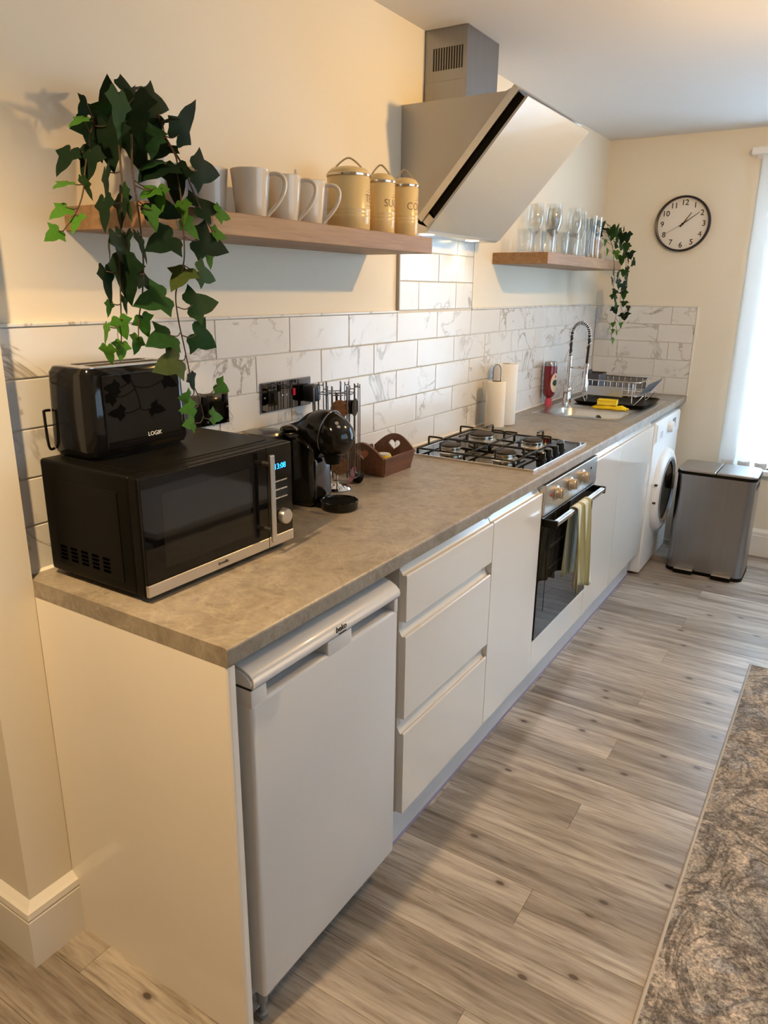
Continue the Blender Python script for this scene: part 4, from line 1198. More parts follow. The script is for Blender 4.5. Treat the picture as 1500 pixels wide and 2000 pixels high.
# capsules: lid disc facing outwards and a tapering cup behind it
def capsule(k, z, mat, label, grp):
    a = R(60 * k + 15)
    d = Vector((math.cos(a), math.sin(a), 0))
    p = Vector((cx_, cyy, 0)) + d * 0.058
    MM = Matrix.Rotation(a, 4, 'Z') @ Matrix.Rotation(R(90), 4, 'Y')
    t = thing('coffee_capsule', label, 'coffee capsule', (p.x, p.y, ZW + z), 0, grp)
    part('foil_lid', MB().lathe([(0.0, 0.0015), (0.0265, 0.0012), (0.027, 0.0), (0.0, -0.0005)], seg=28, M=MM), mat, t, 35, True)
    part('cup', MB().lathe([(0.0, -0.0335), (0.017, -0.033), (0.0205, -0.026), (0.0215, -0.0008)], seg=24, M=MM), M['black_satin'], t, 35, True)
lab = 'round coffee capsule with a coffee bean print held in the carousel'
for k, zs in ((5, (0.085, 0.142, 0.199, 0.256)), (4, (0.085, 0.142)),):
    for z in zs: capsule(k, z, M['bean'], lab, 'bean-print capsules in the carousel')
capsule(0, 0.256, M['black_gloss'], 'round coffee capsule with a plain black lid at the top of the carousel', None)
# pink capsule lying on the worktop
pc = thing('coffee_capsule', 'pink-lidded coffee capsule lying on the worktop by the carousel', 'coffee capsule', (0.135, 1.045, ZW))
MM = Matrix.Translation((0.135, 1.045, ZW + 0.0272)) @ Matrix.Rotation(R(-40), 4, 'Z') @ Matrix.Rotation(R(70), 4, 'X')
part('foil_lid', MB().lathe([(0.0, 0.0015), (0.0265, 0.0012), (0.027, 0.0), (0.0, -0.0005)], seg=28, M=MM), M['pod_pink'], pc, 35)
part('cup', MB().lathe([(0.0, -0.0335), (0.017, -0.033), (0.0205, -0.026), (0.0215, -0.0008)], seg=24, M=MM), M['black_satin'], pc, 35)

# ------------------------------------------------------------------ wooden basket with heart cut-outs
bk = thing('wooden_basket', 'dark wooden trug with heart cut-outs in its ends beside the hob', 'basket', (0.11, 1.26, ZW))
def end_board(yb, lean):
    # outline in (x, z); apex rounded, heart hole; tilted outwards
    x0, x1, h0, h1 = 0.030, 0.182, 0.062, 0.112
    xc = (x0 + x1) / 2
    out = [(x0 + 0.006, 0.004), (x1 - 0.006, 0.004), (x1 + 0.006, h0)]
    for k in range(1, 12):
        t = k / 12
        out.append((x1 + 0.006 - (x1 - x0 + 0.012) * t, h0 + (h1 - h0) * math.sin(math.pi * t)))
    out.append((x0 - 0.006, h0))
    hs = []
    for k in range(24):
        t = 2 * math.pi * k / 24
        hx = 16 * math.sin(t) ** 3; hz = 13 * math.cos(t) - 5 * math.cos(2 * t) - 2 * math.cos(3 * t) - math.cos(4 * t)
        hs.append((xc + hx * 0.00150, 0.074 + hz * 0.00125))
    b = bmesh.new()
    def ring(pts):
        vs = [b.verts.new((p[0], 0, p[1])) for p in pts]
        return [b.edges.new((vs[i], vs[(i + 1) % len(vs)])) for i in range(len(vs))]
    es = ring(out) + ring(hs)
    bmesh.ops.triangle_fill(b, use_beauty=True, use_dissolve=False, edges=es, normal=(0, 1, 0))
    r = bmesh.ops.extrude_face_region(b, geom=b.faces[:])
    bmesh.ops.translate(b, vec=(0, 0.009, 0), verts=[e for e in r['geom'] if isinstance(e, bmesh.types.BMVert)])
    bmesh.ops.recalc_face_normals(b, faces=b.faces[:])
    m = MB()
    m.bm(b, Matrix.Translation((0, yb, ZW)) @ Matrix.Rotation(R(lean), 4, 'X'))
    return m
part('end_board', end_board(1.158, 10), M['wood_dark'], bk)
part('end_board', end_board(1.330, -10), M['wood_dark'], bk)
sm = MB()
for xb, s in ((0.172, 1), (0.032, -1)):
    q = [(xb, 1.166, ZW + 0.004), (xb, 1.332, ZW + 0.004), (xb + s * 0.012, 1.342, ZW + 0.064), (xb + s * 0.012, 1.152, ZW + 0.064)]
    q2 = [(x + s * 0.008, y, z) for x, y, z in q]
    m = MB(); m.add(q + q2, [(0, 1, 2, 3), (4, 5, 6, 7), (0, 1, 5, 4), (1, 2, 6, 5), (2, 3, 7, 6), (3, 0, 4, 7)])
    part('side_board', m, M['wood_dark'], bk)
part('base_board', MB().box(0.032, 0.180, 1.162, 1.336, ZW + 0.0005, ZW + 0.009), M['wood_dark'], bk)
yt = thing('sweetener_tub', 'small yellow tub with a grey lid inside the wooden basket', 'tub', (0.125, 1.245, ZW + 0.009))
part('tub', MB().lathe([(0.024, 0), (0.026, 0.004), (0.027, 0.040), (0.025, 0.046)], (0.125, 1.245, ZW + 0.009), 24), M['yellow_s'], yt, 35)
part('lid', MB().lathe([(0.023, 0.046), (0.022, 0.050), (0.0, 0.051)], (0.125, 1.245, ZW + 0.009), 24), pbr('lid_light_grey', (0.55, 0.53, 0.48), 0.4), yt, 35)
# ------------------------------------------------------------------ sockets
def socket(name, label, y0, y1, z0, z1, sw):
    s = thing(name, label, 'socket', (0.0105, (y0 + y1) / 2, z0))
    part('faceplate', MB().box(0.0102, 0.0175, y0, y1, z0, z1, 0.002), M['dark_chrome'], s)
    for ya, yb_ in sw['gaps']:
        part('divider', MB().box(0.0173, 0.0182, ya, yb_, z0 + 0.003, z1 - 0.003), M['black_satin'], s)
    for yc, zc in sw['ins']:
        part('socket_insert', MB().box(0.0174, 0.0186, yc - 0.021, yc + 0.021, zc - 0.024, zc + 0.020, 0.0005, 1), M['black_gloss'], s)
    for yc, zc, mm in sw['sw']:
        part('switch', MB().box(0.0174, 0.0215, yc - 0.006, yc + 0.006, zc - 0.010, zc + 0.010, 0.001, 1), M[mm], s)
    for yc, zc in sw['screws']:
        part('screw', MB().lathe([(0, 0), (0.0035, 0), (0.003, 0.0012), (0, 0.0014)], (0.0174, yc, zc), 10, RX), M['chrome'], s)
    return s
socket('wall_socket', 'polished black chrome wall socket with red switch behind the coffee machine', 0.764, 0.990, 1.158, 1.243,
       dict(gaps=[(0.856, 0.859), (0.926, 0.929)], ins=[(0.812, 1.198), (0.966, 1.20)], sw=[(0.905, 1.205, 'switch_red'), (0.840, 1.222, 'black_satin')], screws=[(0.776, 1.20), (0.852, 1.20), (0.872, 1.20)]))
socket('wall_socket', 'polished black chrome double socket beside the toaster', 0.478, 0.631, 1.152, 1.237,
       dict(gaps=[(0.553, 0.556)], ins=[(0.516, 1.193), (0.592, 1.193)], sw=[(0.540, 1.220, 'black_satin'), (0.615, 1.220, 'black_satin')], screws=[(0.485, 1.195), (0.624, 1.195), (0.553, 1.162)]))
pg = thing('power_plug', 'blue-black mains plug with hanging black cable in the red-switched socket', 'plug', (0.019, 0.968, 1.165))
part('plug_body', MB().box(0.0188, 0.058, 0.944, 0.990, 1.170, 1.222, 0.008, 3), M['plug'], pg, 40)
part('cable', MB().tube(smooth_path([(0.046, 0.967, 1.172), (0.047, 0.966, 1.14), (0.048, 0.962, 1.08), (0.045, 0.950, 1.0), (0.035, 0.92, 0.94), (0.03, 0.88, ZW + 0.006), (0.03, 0.82, ZW + 0.005)], 6), [0.0052] * 6 + [0.0035] * 31, 8), M['rubber'], pg, True)
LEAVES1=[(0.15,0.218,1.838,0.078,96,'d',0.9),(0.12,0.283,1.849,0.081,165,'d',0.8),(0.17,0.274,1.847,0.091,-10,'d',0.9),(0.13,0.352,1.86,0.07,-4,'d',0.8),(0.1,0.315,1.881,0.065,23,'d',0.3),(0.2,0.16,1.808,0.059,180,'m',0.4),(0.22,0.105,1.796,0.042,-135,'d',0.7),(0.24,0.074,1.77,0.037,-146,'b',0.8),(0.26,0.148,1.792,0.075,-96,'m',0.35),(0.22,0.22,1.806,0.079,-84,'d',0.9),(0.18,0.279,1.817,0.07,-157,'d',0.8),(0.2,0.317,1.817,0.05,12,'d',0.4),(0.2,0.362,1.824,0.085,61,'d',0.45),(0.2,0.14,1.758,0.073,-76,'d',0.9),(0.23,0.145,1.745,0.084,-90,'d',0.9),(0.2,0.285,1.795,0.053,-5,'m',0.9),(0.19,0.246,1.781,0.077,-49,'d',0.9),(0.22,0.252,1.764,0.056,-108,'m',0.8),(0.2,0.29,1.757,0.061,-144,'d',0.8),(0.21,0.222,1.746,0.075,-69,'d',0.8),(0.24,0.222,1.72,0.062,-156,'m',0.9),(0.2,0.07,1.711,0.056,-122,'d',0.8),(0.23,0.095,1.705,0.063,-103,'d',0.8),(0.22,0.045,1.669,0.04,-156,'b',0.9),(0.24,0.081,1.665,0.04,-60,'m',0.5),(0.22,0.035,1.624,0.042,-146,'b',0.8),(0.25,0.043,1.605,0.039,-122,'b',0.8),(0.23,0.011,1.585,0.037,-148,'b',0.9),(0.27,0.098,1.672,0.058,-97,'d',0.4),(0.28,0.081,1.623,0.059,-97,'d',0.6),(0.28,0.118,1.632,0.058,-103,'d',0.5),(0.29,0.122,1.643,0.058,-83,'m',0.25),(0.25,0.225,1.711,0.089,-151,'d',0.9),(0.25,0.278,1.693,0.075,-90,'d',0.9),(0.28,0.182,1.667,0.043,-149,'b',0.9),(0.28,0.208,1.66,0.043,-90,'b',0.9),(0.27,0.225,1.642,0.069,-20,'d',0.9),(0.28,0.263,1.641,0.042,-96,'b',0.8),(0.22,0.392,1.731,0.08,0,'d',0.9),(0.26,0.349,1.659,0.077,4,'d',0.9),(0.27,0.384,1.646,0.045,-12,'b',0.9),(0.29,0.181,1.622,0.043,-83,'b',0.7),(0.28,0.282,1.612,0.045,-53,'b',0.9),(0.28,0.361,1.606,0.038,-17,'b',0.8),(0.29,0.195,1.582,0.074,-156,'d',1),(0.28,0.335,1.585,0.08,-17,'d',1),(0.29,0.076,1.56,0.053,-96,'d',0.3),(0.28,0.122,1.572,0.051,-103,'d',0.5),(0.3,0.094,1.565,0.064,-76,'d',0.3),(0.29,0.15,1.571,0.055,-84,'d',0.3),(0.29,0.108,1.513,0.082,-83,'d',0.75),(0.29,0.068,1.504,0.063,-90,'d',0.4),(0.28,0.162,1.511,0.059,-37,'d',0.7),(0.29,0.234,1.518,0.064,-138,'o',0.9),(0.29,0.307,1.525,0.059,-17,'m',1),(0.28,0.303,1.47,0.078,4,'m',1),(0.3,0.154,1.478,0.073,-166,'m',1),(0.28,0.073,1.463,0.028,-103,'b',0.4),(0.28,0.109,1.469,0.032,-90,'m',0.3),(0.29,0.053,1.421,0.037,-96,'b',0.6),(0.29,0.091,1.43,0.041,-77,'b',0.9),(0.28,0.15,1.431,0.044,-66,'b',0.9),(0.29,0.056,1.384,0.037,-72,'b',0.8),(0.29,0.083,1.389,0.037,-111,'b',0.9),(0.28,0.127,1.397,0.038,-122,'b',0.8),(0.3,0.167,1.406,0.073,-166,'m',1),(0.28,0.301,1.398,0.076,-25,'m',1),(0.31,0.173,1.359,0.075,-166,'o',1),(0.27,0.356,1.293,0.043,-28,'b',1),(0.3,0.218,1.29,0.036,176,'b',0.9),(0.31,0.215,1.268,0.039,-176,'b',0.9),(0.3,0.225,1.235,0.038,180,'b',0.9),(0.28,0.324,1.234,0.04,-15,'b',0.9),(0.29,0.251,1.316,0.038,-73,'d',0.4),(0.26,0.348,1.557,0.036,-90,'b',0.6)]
VINES1=[[(0.22,0.174,1.772),(0.27,0.133,1.712),(0.28,0.124,1.666),(0.28,0.113,1.6),(0.285,0.102,1.557),(0.285,0.097,1.498),(0.285,0.093,1.445),(0.285,0.087,1.39)],[(0.22,0.205,1.772),(0.27,0.158,1.704),(0.28,0.154,1.652),(0.28,0.158,1.604),(0.28,0.158,1.544),(0.28,0.15,1.49),(0.28,0.137,1.444),(0.28,0.132,1.406)],[(0.2,0.301,1.789),(0.24,0.292,1.745),(0.255,0.279,1.709),(0.27,0.27,1.67),(0.28,0.261,1.626),(0.28,0.261,1.57),(0.285,0.249,1.538),(0.285,0.227,1.49),(0.285,0.229,1.441),(0.285,0.238,1.395),(0.285,0.246,1.354),(0.285,0.254,1.317),(0.285,0.272,1.278),(0.285,0.281,1.238)],[(0.18,0.315,1.793),(0.22,0.323,1.741),(0.24,0.327,1.696),(0.26,0.324,1.663),(0.27,0.339,1.626),(0.275,0.343,1.613)],[(0.18,0.175,1.799),(0.21,0.127,1.771),(0.22,0.108,1.737),(0.23,0.089,1.698),(0.235,0.079,1.669),(0.235,0.068,1.641),(0.24,0.048,1.617),(0.235,0.028,1.592)]]
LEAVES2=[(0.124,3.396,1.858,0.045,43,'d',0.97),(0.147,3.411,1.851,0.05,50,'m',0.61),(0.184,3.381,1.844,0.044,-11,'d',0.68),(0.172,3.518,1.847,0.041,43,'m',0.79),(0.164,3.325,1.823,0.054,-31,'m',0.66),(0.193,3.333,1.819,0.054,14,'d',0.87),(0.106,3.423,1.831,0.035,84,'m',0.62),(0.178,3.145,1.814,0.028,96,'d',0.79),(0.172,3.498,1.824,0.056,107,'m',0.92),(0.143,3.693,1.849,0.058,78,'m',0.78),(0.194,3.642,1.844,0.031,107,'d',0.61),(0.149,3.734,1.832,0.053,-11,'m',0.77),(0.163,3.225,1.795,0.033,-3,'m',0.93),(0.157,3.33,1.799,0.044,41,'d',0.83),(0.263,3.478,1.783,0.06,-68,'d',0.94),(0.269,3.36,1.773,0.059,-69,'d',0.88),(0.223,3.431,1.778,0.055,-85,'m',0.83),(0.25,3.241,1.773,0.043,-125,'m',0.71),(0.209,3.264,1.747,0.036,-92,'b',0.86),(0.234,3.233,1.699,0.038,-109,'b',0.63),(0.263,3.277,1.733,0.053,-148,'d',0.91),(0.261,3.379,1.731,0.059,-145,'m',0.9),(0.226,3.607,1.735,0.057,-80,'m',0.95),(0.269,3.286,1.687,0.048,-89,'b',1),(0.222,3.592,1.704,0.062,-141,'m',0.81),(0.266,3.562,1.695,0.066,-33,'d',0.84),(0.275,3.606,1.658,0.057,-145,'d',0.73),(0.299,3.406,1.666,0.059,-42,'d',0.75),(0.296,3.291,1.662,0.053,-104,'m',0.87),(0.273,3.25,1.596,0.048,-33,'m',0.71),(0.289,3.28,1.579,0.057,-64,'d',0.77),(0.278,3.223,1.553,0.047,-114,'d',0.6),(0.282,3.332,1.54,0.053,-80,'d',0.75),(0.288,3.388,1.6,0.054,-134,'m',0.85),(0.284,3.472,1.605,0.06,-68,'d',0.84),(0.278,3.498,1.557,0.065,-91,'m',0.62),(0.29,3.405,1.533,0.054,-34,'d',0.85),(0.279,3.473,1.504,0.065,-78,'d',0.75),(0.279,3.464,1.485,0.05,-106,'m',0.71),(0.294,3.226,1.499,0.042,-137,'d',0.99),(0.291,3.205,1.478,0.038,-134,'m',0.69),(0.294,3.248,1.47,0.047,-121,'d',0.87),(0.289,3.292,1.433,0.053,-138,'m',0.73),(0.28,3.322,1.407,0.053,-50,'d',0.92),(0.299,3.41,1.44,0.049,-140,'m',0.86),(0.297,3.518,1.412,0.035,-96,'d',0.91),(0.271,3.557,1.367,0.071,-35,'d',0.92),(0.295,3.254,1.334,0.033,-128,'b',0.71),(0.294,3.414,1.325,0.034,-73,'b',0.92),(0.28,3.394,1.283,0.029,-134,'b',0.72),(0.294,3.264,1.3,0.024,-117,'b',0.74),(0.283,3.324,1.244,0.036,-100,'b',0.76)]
VINES2=[[(0.12,3.448,1.818),(0.17,3.416,1.804),(0.24,3.293,1.727),(0.275,3.22,1.66),(0.28,3.241,1.589),(0.28,3.254,1.517),(0.28,3.315,1.425),(0.28,3.347,1.376),(0.28,3.301,1.313),(0.28,3.305,1.245)],[(0.12,3.538,1.831),(0.2,3.522,1.791),(0.26,3.444,1.719),(0.275,3.452,1.668),(0.28,3.448,1.594),(0.28,3.42,1.518),(0.28,3.403,1.451),(0.28,3.506,1.372)],[(0.12,3.535,1.839),(0.2,3.633,1.805),(0.25,3.596,1.726),(0.26,3.625,1.674),(0.26,3.626,1.636)]]
# ------------------------------------------------------------------ cooker hood
hy0_, hy1_ = 1.530, 2.125
hoodt = thing('cooker_hood', 'angled cooker hood with white glass front on the wall above the hob', 'cooker hood', (0.15, 1.83, 1.69))
bodyp = [(0.001, 2.092), (0.375, 2.092), (0.396, 2.100), (0.072, 1.742), (0.060, 1.722), (0.001, 1.722)]
part('body', MB().prism(bodyp, 'y', hy0_, hy1_), M['grey_hood'], hoodt)
T_ = Vector((0.403, 2.108)); B_ = Vector((0.070, 1.740)); tdir = (T_ - B_).normalized(); nd = Vector((tdir.y, -tdir.x))
def slab(s0, s1, a0, a1, y0, y1):
    # a quad slab on the slanted front: s = offset along the outward normal, a = metres trimmed at bottom / top
    P = lambda base, s: (base.x + nd.x * s, base.y + nd.y * s)
    b0, t0 = B_ + tdir * a0, T_ - tdir * a1
    return MB().prism([P(b0, s0), P(t0, s0), P(t0, s1), P(b0, s1)], 'y', y0, y1)
part('front_frame', slab(0.0, 0.024, 0.0, 0.0, hy0_ - 0.002, hy1_ + 0.002), M['steel'], hoodt)
part('intake_gap', slab(0.024, 0.054, 0.045, 0.006, hy0_ + 0.006, hy1_ - 0.006), M['black_satin'], hoodt)
part('intake_end', slab(0.024, 0.054, 0.002, 0.505 - 0.045, hy0_ + 0.004, hy1_ - 0.004), M['steel'], hoodt)
gl = part('glass_panel', slab(0.054, 0.062, -0.002, -0.002, hy0_ - 0.002, hy1_ + 0.002), M['hood_glass'], hoodt)
base = [(0.001, 1.722), (0.066, 1.722), (0.118, 1.7035), (0.112, 1.694), (0.098, 1.688), (0.001, 1.690)]
part('base_plate', MB().prism(base, 'y', hy0_ + 0.004, hy1_ - 0.004), M['steel'], hoodt)
for y in (1.600, 1.965):
    part('lamp', MB().lathe([(0.0, 0.0), (0.024, 0.0), (0.027, -0.0015), (0.0, -0.004)], (0.070, y, 1.6885), 24), M['lamp'], hoodt, 35, label='lit round hood lamp')
    l = bpy.data.lights.new('hood_lamp_light', 'SPOT'); l.energy = 0.55; l.color = (1.0, 0.86, 0.55); l.spot_size = R(125); l.spot_blend = 0.6; l.shadow_soft_size = 0.015
    o = bpy.data.objects.new('hood_lamp_light', l); COL.objects.link(o); o.location = (0.072, y, 1.680); o.rotation_euler = (0, R(6), 0)
duct = part('duct', MB().box(0.001, 0.163, 1.677, 1.925, 2.0915, H - 0.001, 0.001, 1), M['steel_v'], hoodt)
sl = MB().box(-0.0028, 0.0028, -0.0012, 0.0002, -0.034, 0.034, 0.0004, 1).mesh('vent_slot', M['dark'])
for i in range(12):
    o = bpy.data.objects.new('vent_slot', sl); COL.objects.link(o); o.parent = duct
    o.location = Vector((0.036 + i * 0.0098, 1.677, 2.252)) - origin_of(hoodt)
part('duct_sleeve', MB().box(0.001, 0.1645, 1.6755, 1.9265, 2.0915, 2.185, 0.001, 1), M['steel_v'], duct)

# ------------------------------------------------------------------ shelves
SZ0, SZ1 = 1.610, 1.657
sh1 = single('floating_shelf', MB().box(0.0005, 0.245, 0.200, 1.326, SZ0, SZ1, 0.0012, 1), M['oak'], 'long oak floating shelf holding mugs and canisters above the microwave', 'shelf', (0.12, 0.76, SZ0))
sh2 = single('floating_shelf', MB().box(0.0005, 0.255, 2.318, 3.440, SZ0 + 0.003, SZ1 + 0.003, 0.0012, 1), M['oak'], 'oak floating shelf holding drinking glasses above the sink', 'shelf', (0.12, 2.88, SZ0))
S2 = SZ1 + 0.003

# mugs
def make_mug():
    t = thing('mug', '', 'mug', (0, 0, 0), 0, 'mugs in a row on the long oak shelf')
    part('cup', MB().lathe([(0.0, 0.0005), (0.034, 0.0005), (0.037, 0.004), (0.0405, 0.040), (0.0445, 0.085), (0.0475, 0.114), (0.0460, 0.1155), (0.0440, 0.113), (0.0405, 0.080), (0.036, 0.03), (0.030, 0.008), (0.0, 0.007)], seg=40), M['ceramic'], t, 50, True)
    hp = [(0.043, 0, 0.104), (0.058, 0, 0.1065), (0.074, 0, 0.103), (0.083, 0, 0.090), (0.081, 0, 0.070), (0.070, 0, 0.048), (0.055, 0, 0.030), (0.043, 0, 0.018), (0.037, 0, 0.010)]
    sp_ = smooth_path(hp, 5)
    m = MB().tube(sp_, 0.0052, 10)
    m.v = [(x, y * 1.5, z) for x, y, z in m.v]
    part('handle', m, M['ceramic'], t, True, True)
    return t
mug = make_mug()
mug_spots = [((0.128, 0.628), 32, 'stoneware mug at the end of the mug row next to the leaning grey-blue dish'), ((0.128, 0.748), 32, 'stoneware mug in the middle of the row of three handled mugs'), ((0.125, 0.855), 32, 'stoneware mug closest to the big cream canister'), ((0.050, 0.566), 120, 'stoneware mug half hidden at the back of the mug row')]
for i, ((x, y), a, lb) in enumerate(mug_spots):
    if i == 0:
        mug.location = (x, y, SZ1); mug.rotation_euler = (0, 0, R(a)); mug['label'] = lb
    else: copy_tree(mug, (x, y, SZ1), R(a), lb)

# blue-grey dish leaning on the wall
dm = MB().lathe([(0.0, 0.004), (0.030, 0.003), (0.050, 0.010), (0.056, 0.016), (0.0545, 0.0175), (0.048, 0.013), (0.029, 0.0065), (0.0, 0.007)], (0.062, 0.468, SZ1 + 0.0575), 40, Matrix.Rotation(R(18), 4, 'Z') @ Matrix.Rotation(R(72), 4, 'Y') @ Matrix.Translation((0, 0, -0.008)))
single('saucer', dm, M['blue_grey'], 'grey-blue saucer standing on edge on the long shelf behind the ivy', 'saucer', (0.062, 0.468, SZ1), 50)

# canisters
def canister(x, y, r, h, word, label):
    t = thing('canister', label, 'canister', (x, y, SZ1), 0, 'cream storage canisters on the long oak shelf')
    c = (x, y, SZ1)
    prof = [(0.0, 0.0005), (r - 0.002, 0.0005), (r, 0.003)]
    for z in (0.040, 0.050, 0.060):
        prof += [(r, z - 0.0035), (r + 0.0014, z), (r, z + 0.0035)]
    prof += [(r, h - 0.002), (r - 0.002, h)]
    part('tin', MB().lathe(prof, c, 48), M['canister'], t, 50)
    part('rim', MB().lathe([(r, h - 0.001), (r + 0.0025, h), (r + 0.0028, h + 0.005), (r + 0.001, h + 0.0065)], c, 48, cap=False), M['brass'], t, 50)
    ld = part('lid', MB().lathe([(r - 0.0005, h), (r + 0.001, h + 0.007), (r - 0.003, h + 0.013), (r * 0.80, h + 0.021), (r * 0.45, h + 0.026), (0, h + 0.0275)], c, 48), M['canister'], t, 60)
    hw = 0.62 * r
    a = R(38)
    pts = [(x + math.cos(a) * s * hw, y + math.sin(a) * s * hw, SZ1 + h + 0.0235 + dz) for s, dz in ((-1, -0.004), (-0.9, 0.004), (-0.55, 0.016), (-0.2, 0.0245), (0.0, 0.026), (0.2, 0.0245), (0.55, 0.016), (0.9, 0.004), (1, -0.004))]
    part('lid_handle', MB().tube(smooth_path(pts, 4), 0.0026, 8), M['brass'], ld, True)
    mid = R(20)
    def bend(p, rr):
        th = mid + p.x / rr
        return Vector((x + (rr + p.z) * math.cos(th), y + (rr + p.z) * math.sin(th), SZ1 + h * 0.60 + p.y))
    tx_ = text_mb(word, 0.030, None, 0.0004, bend=lambda p: bend(p, r + 0.0004))
    part('lettering', tx_, M['letter'], t)
    lm_ = MB()
    for zz, hwid in ((0.024, 0.015), (0.018, 0.022), (-0.019, 0.022), (-0.025, 0.012)):
        v = []
        for k in range(9):
            s = (k / 8 - 0.5) * 2 * hwid
            for dz in (-0.0006, 0.0006): v.append(bend(Vector((s, zz + dz, 0.0001)), r + 0.0004))
        lm_.add(v, [(2 * k, 2 * k + 2, 2 * k + 3, 2 * k + 1) for k in range(8)])
    part('printed_line', lm_, M['letter'], t)
canister(0.132, 1.032, 0.0610, 0.146, 'TEA', 'widest cream canister with a domed lid, beside the mugs')
canister(0.155, 1.163, 0.0430, 0.143, 'SUGAR', 'cream SUGAR canister between the widest canister and the COFFEE one')
canister(0.172, 1.272, 0.0430, 0.143, 'COFFEE', 'cream COFFEE canister at the end of the shelf by the hood')

# glasses
def make_tumbler():
    t = MB().lathe([(0.0, 0.0005), (0.029, 0.0005), (0.031, 0.004), (0.036, 0.098), (0.0352, 0.099), (0.034, 0.097), (0.0285, 0.012), (0.0, 0.011)], seg=36)
    return t.mesh('tumbler', M['glass'], 45)
tum = make_tumbler()
def put(name, mesh, x, y, label, cat, group):
    o = bpy.data.objects.new(name, mesh); COL.objects.link(o); o.location = (x, y, S2)
    return tag(o, label, cat, group)
for x, y in ((0.120, 2.385), (0.195, 2.455), (0.115, 2.545), (0.20, 2.62), (0.21, 2.735)):
    put('tumbler', tum, x, y, 'short clear tumbler at the shelf end beside the cooker hood' if y < 2.4 else 'short clear tumbler standing among the glasses above the sink', 'glass', 'tumblers on the glass shelf')
wine = MB().lathe([(0.0, 0.0005), (0.034, 0.0008), (0.034, 0.002), (0.012, 0.005), (0.0045, 0.012), (0.0038, 0.05), (0.0042, 0.085), (0.012, 0.095), (0.028, 0.112), (0.038, 0.138), (0.0405, 0.160), (0.038, 0.190), (0.0325, 0.228), (0.0318, 0.2285), (0.0312, 0.227), (0.0365, 0.19), (0.039, 0.160), (0.0365, 0.139), (0.027, 0.115), (0.010, 0.099), (0.0, 0.097)], seg=36).mesh('wine_glass', M['glass'], True)
for x, y in ((0.130, 2.690), (0.060, 2.640), (0.145, 2.930), (0.065, 2.860), (0.125, 3.080)):
    put('wine_glass', wine, x, y, 'stemmed clear wine glass on the shelf above the sink', 'wine glass', 'wine glasses on the glass shelf')
high = MB().lathe([(0.0, 0.0005), (0.026, 0.0005), (0.028, 0.005), (0.026, 0.06), (0.032, 0.198), (0.031, 0.199), (0.030, 0.197), (0.0235, 0.06), (0.025, 0.02), (0.0, 0.018)], seg=36).mesh('tall_glass', M['glass'], 45)
for x, y in ((0.205, 3.010), (0.200, 3.110), (0.130, 3.175)):
    put('tall_glass', high, x, y, 'tall clear glass standing right against the small ivy pot' if y > 3.15 else 'tall clear straight glass at the front edge of the glass shelf', 'glass', 'tall glasses on the glass shelf')

# ------------------------------------------------------------------ ivy
def leaf_mesh(mat):
    half = [(0.0, 0.0), (-0.10, 0.07), (-0.17, 0.18), (-0.13, 0.29), (-0.02, 0.35), (0.07, 0.45), (0.15, 0.56), (0.23, 0.44), (0.32, 0.29), (0.48, 0.265), (0.64, 0.22), (0.82, 0.11), (1.0, 0.0)]
    mid = [(0.0, 0), (0.0, 0), (0.0, 0), (0.05, 0), (0.12, 0), (0.20, 0), (0.26, 0), (0.34, 0), (0.42, 0), (0.54, 0), (0.70, 0), (0.86, 0), (1.0, 0)]
    def z(x, y): return -0.16 * abs(y) ** 1.3 * 1.2 + 0.10 * abs(y) - 0.10 * (x - 0.4) ** 2 + 0.015 * math.sin(9 * x)
    v, f = [], []
    n = len(half)
    for sgn in (1, -1):
        base = len(v)
        for (hx, hy), (mx_, _) in zip(half, mid):
            q = (hx + mx_) / 2
            v += [(mx_, 0, z(mx_, 0)), ((hx + mx_) / 2, sgn * hy * 0.55, z(q, hy * 0.55)), (hx, sgn * hy, z(hx, hy))]
        for i in range(n - 1):
            for k in range(2):
                a = base + i * 3 + k
                q = (a, a + 3, a + 4, a + 1)
                f.append(q if sgn > 0 else q[::-1])
    m = MB(); m.add(v, f)
    me = bpy.data.meshes.new('ivy_leaf'); me.from_pydata(m.v, [], m.f)
    b = bmesh.new(); b.from_mesh(me)
    bmesh.ops.remove_doubles(b, verts=b.verts[:], dist=0.002)
    bmesh.ops.dissolve_degenerate(b, dist=0.001, edges=b.edges[:])
    b.to_mesh(me); b.free()
    me.materials.append(mat)
    for p in me.polygons: p.use_smooth = True
    return me
LM = {k: leaf_mesh(M['leaf_' + k]) for k in 'dmob'}

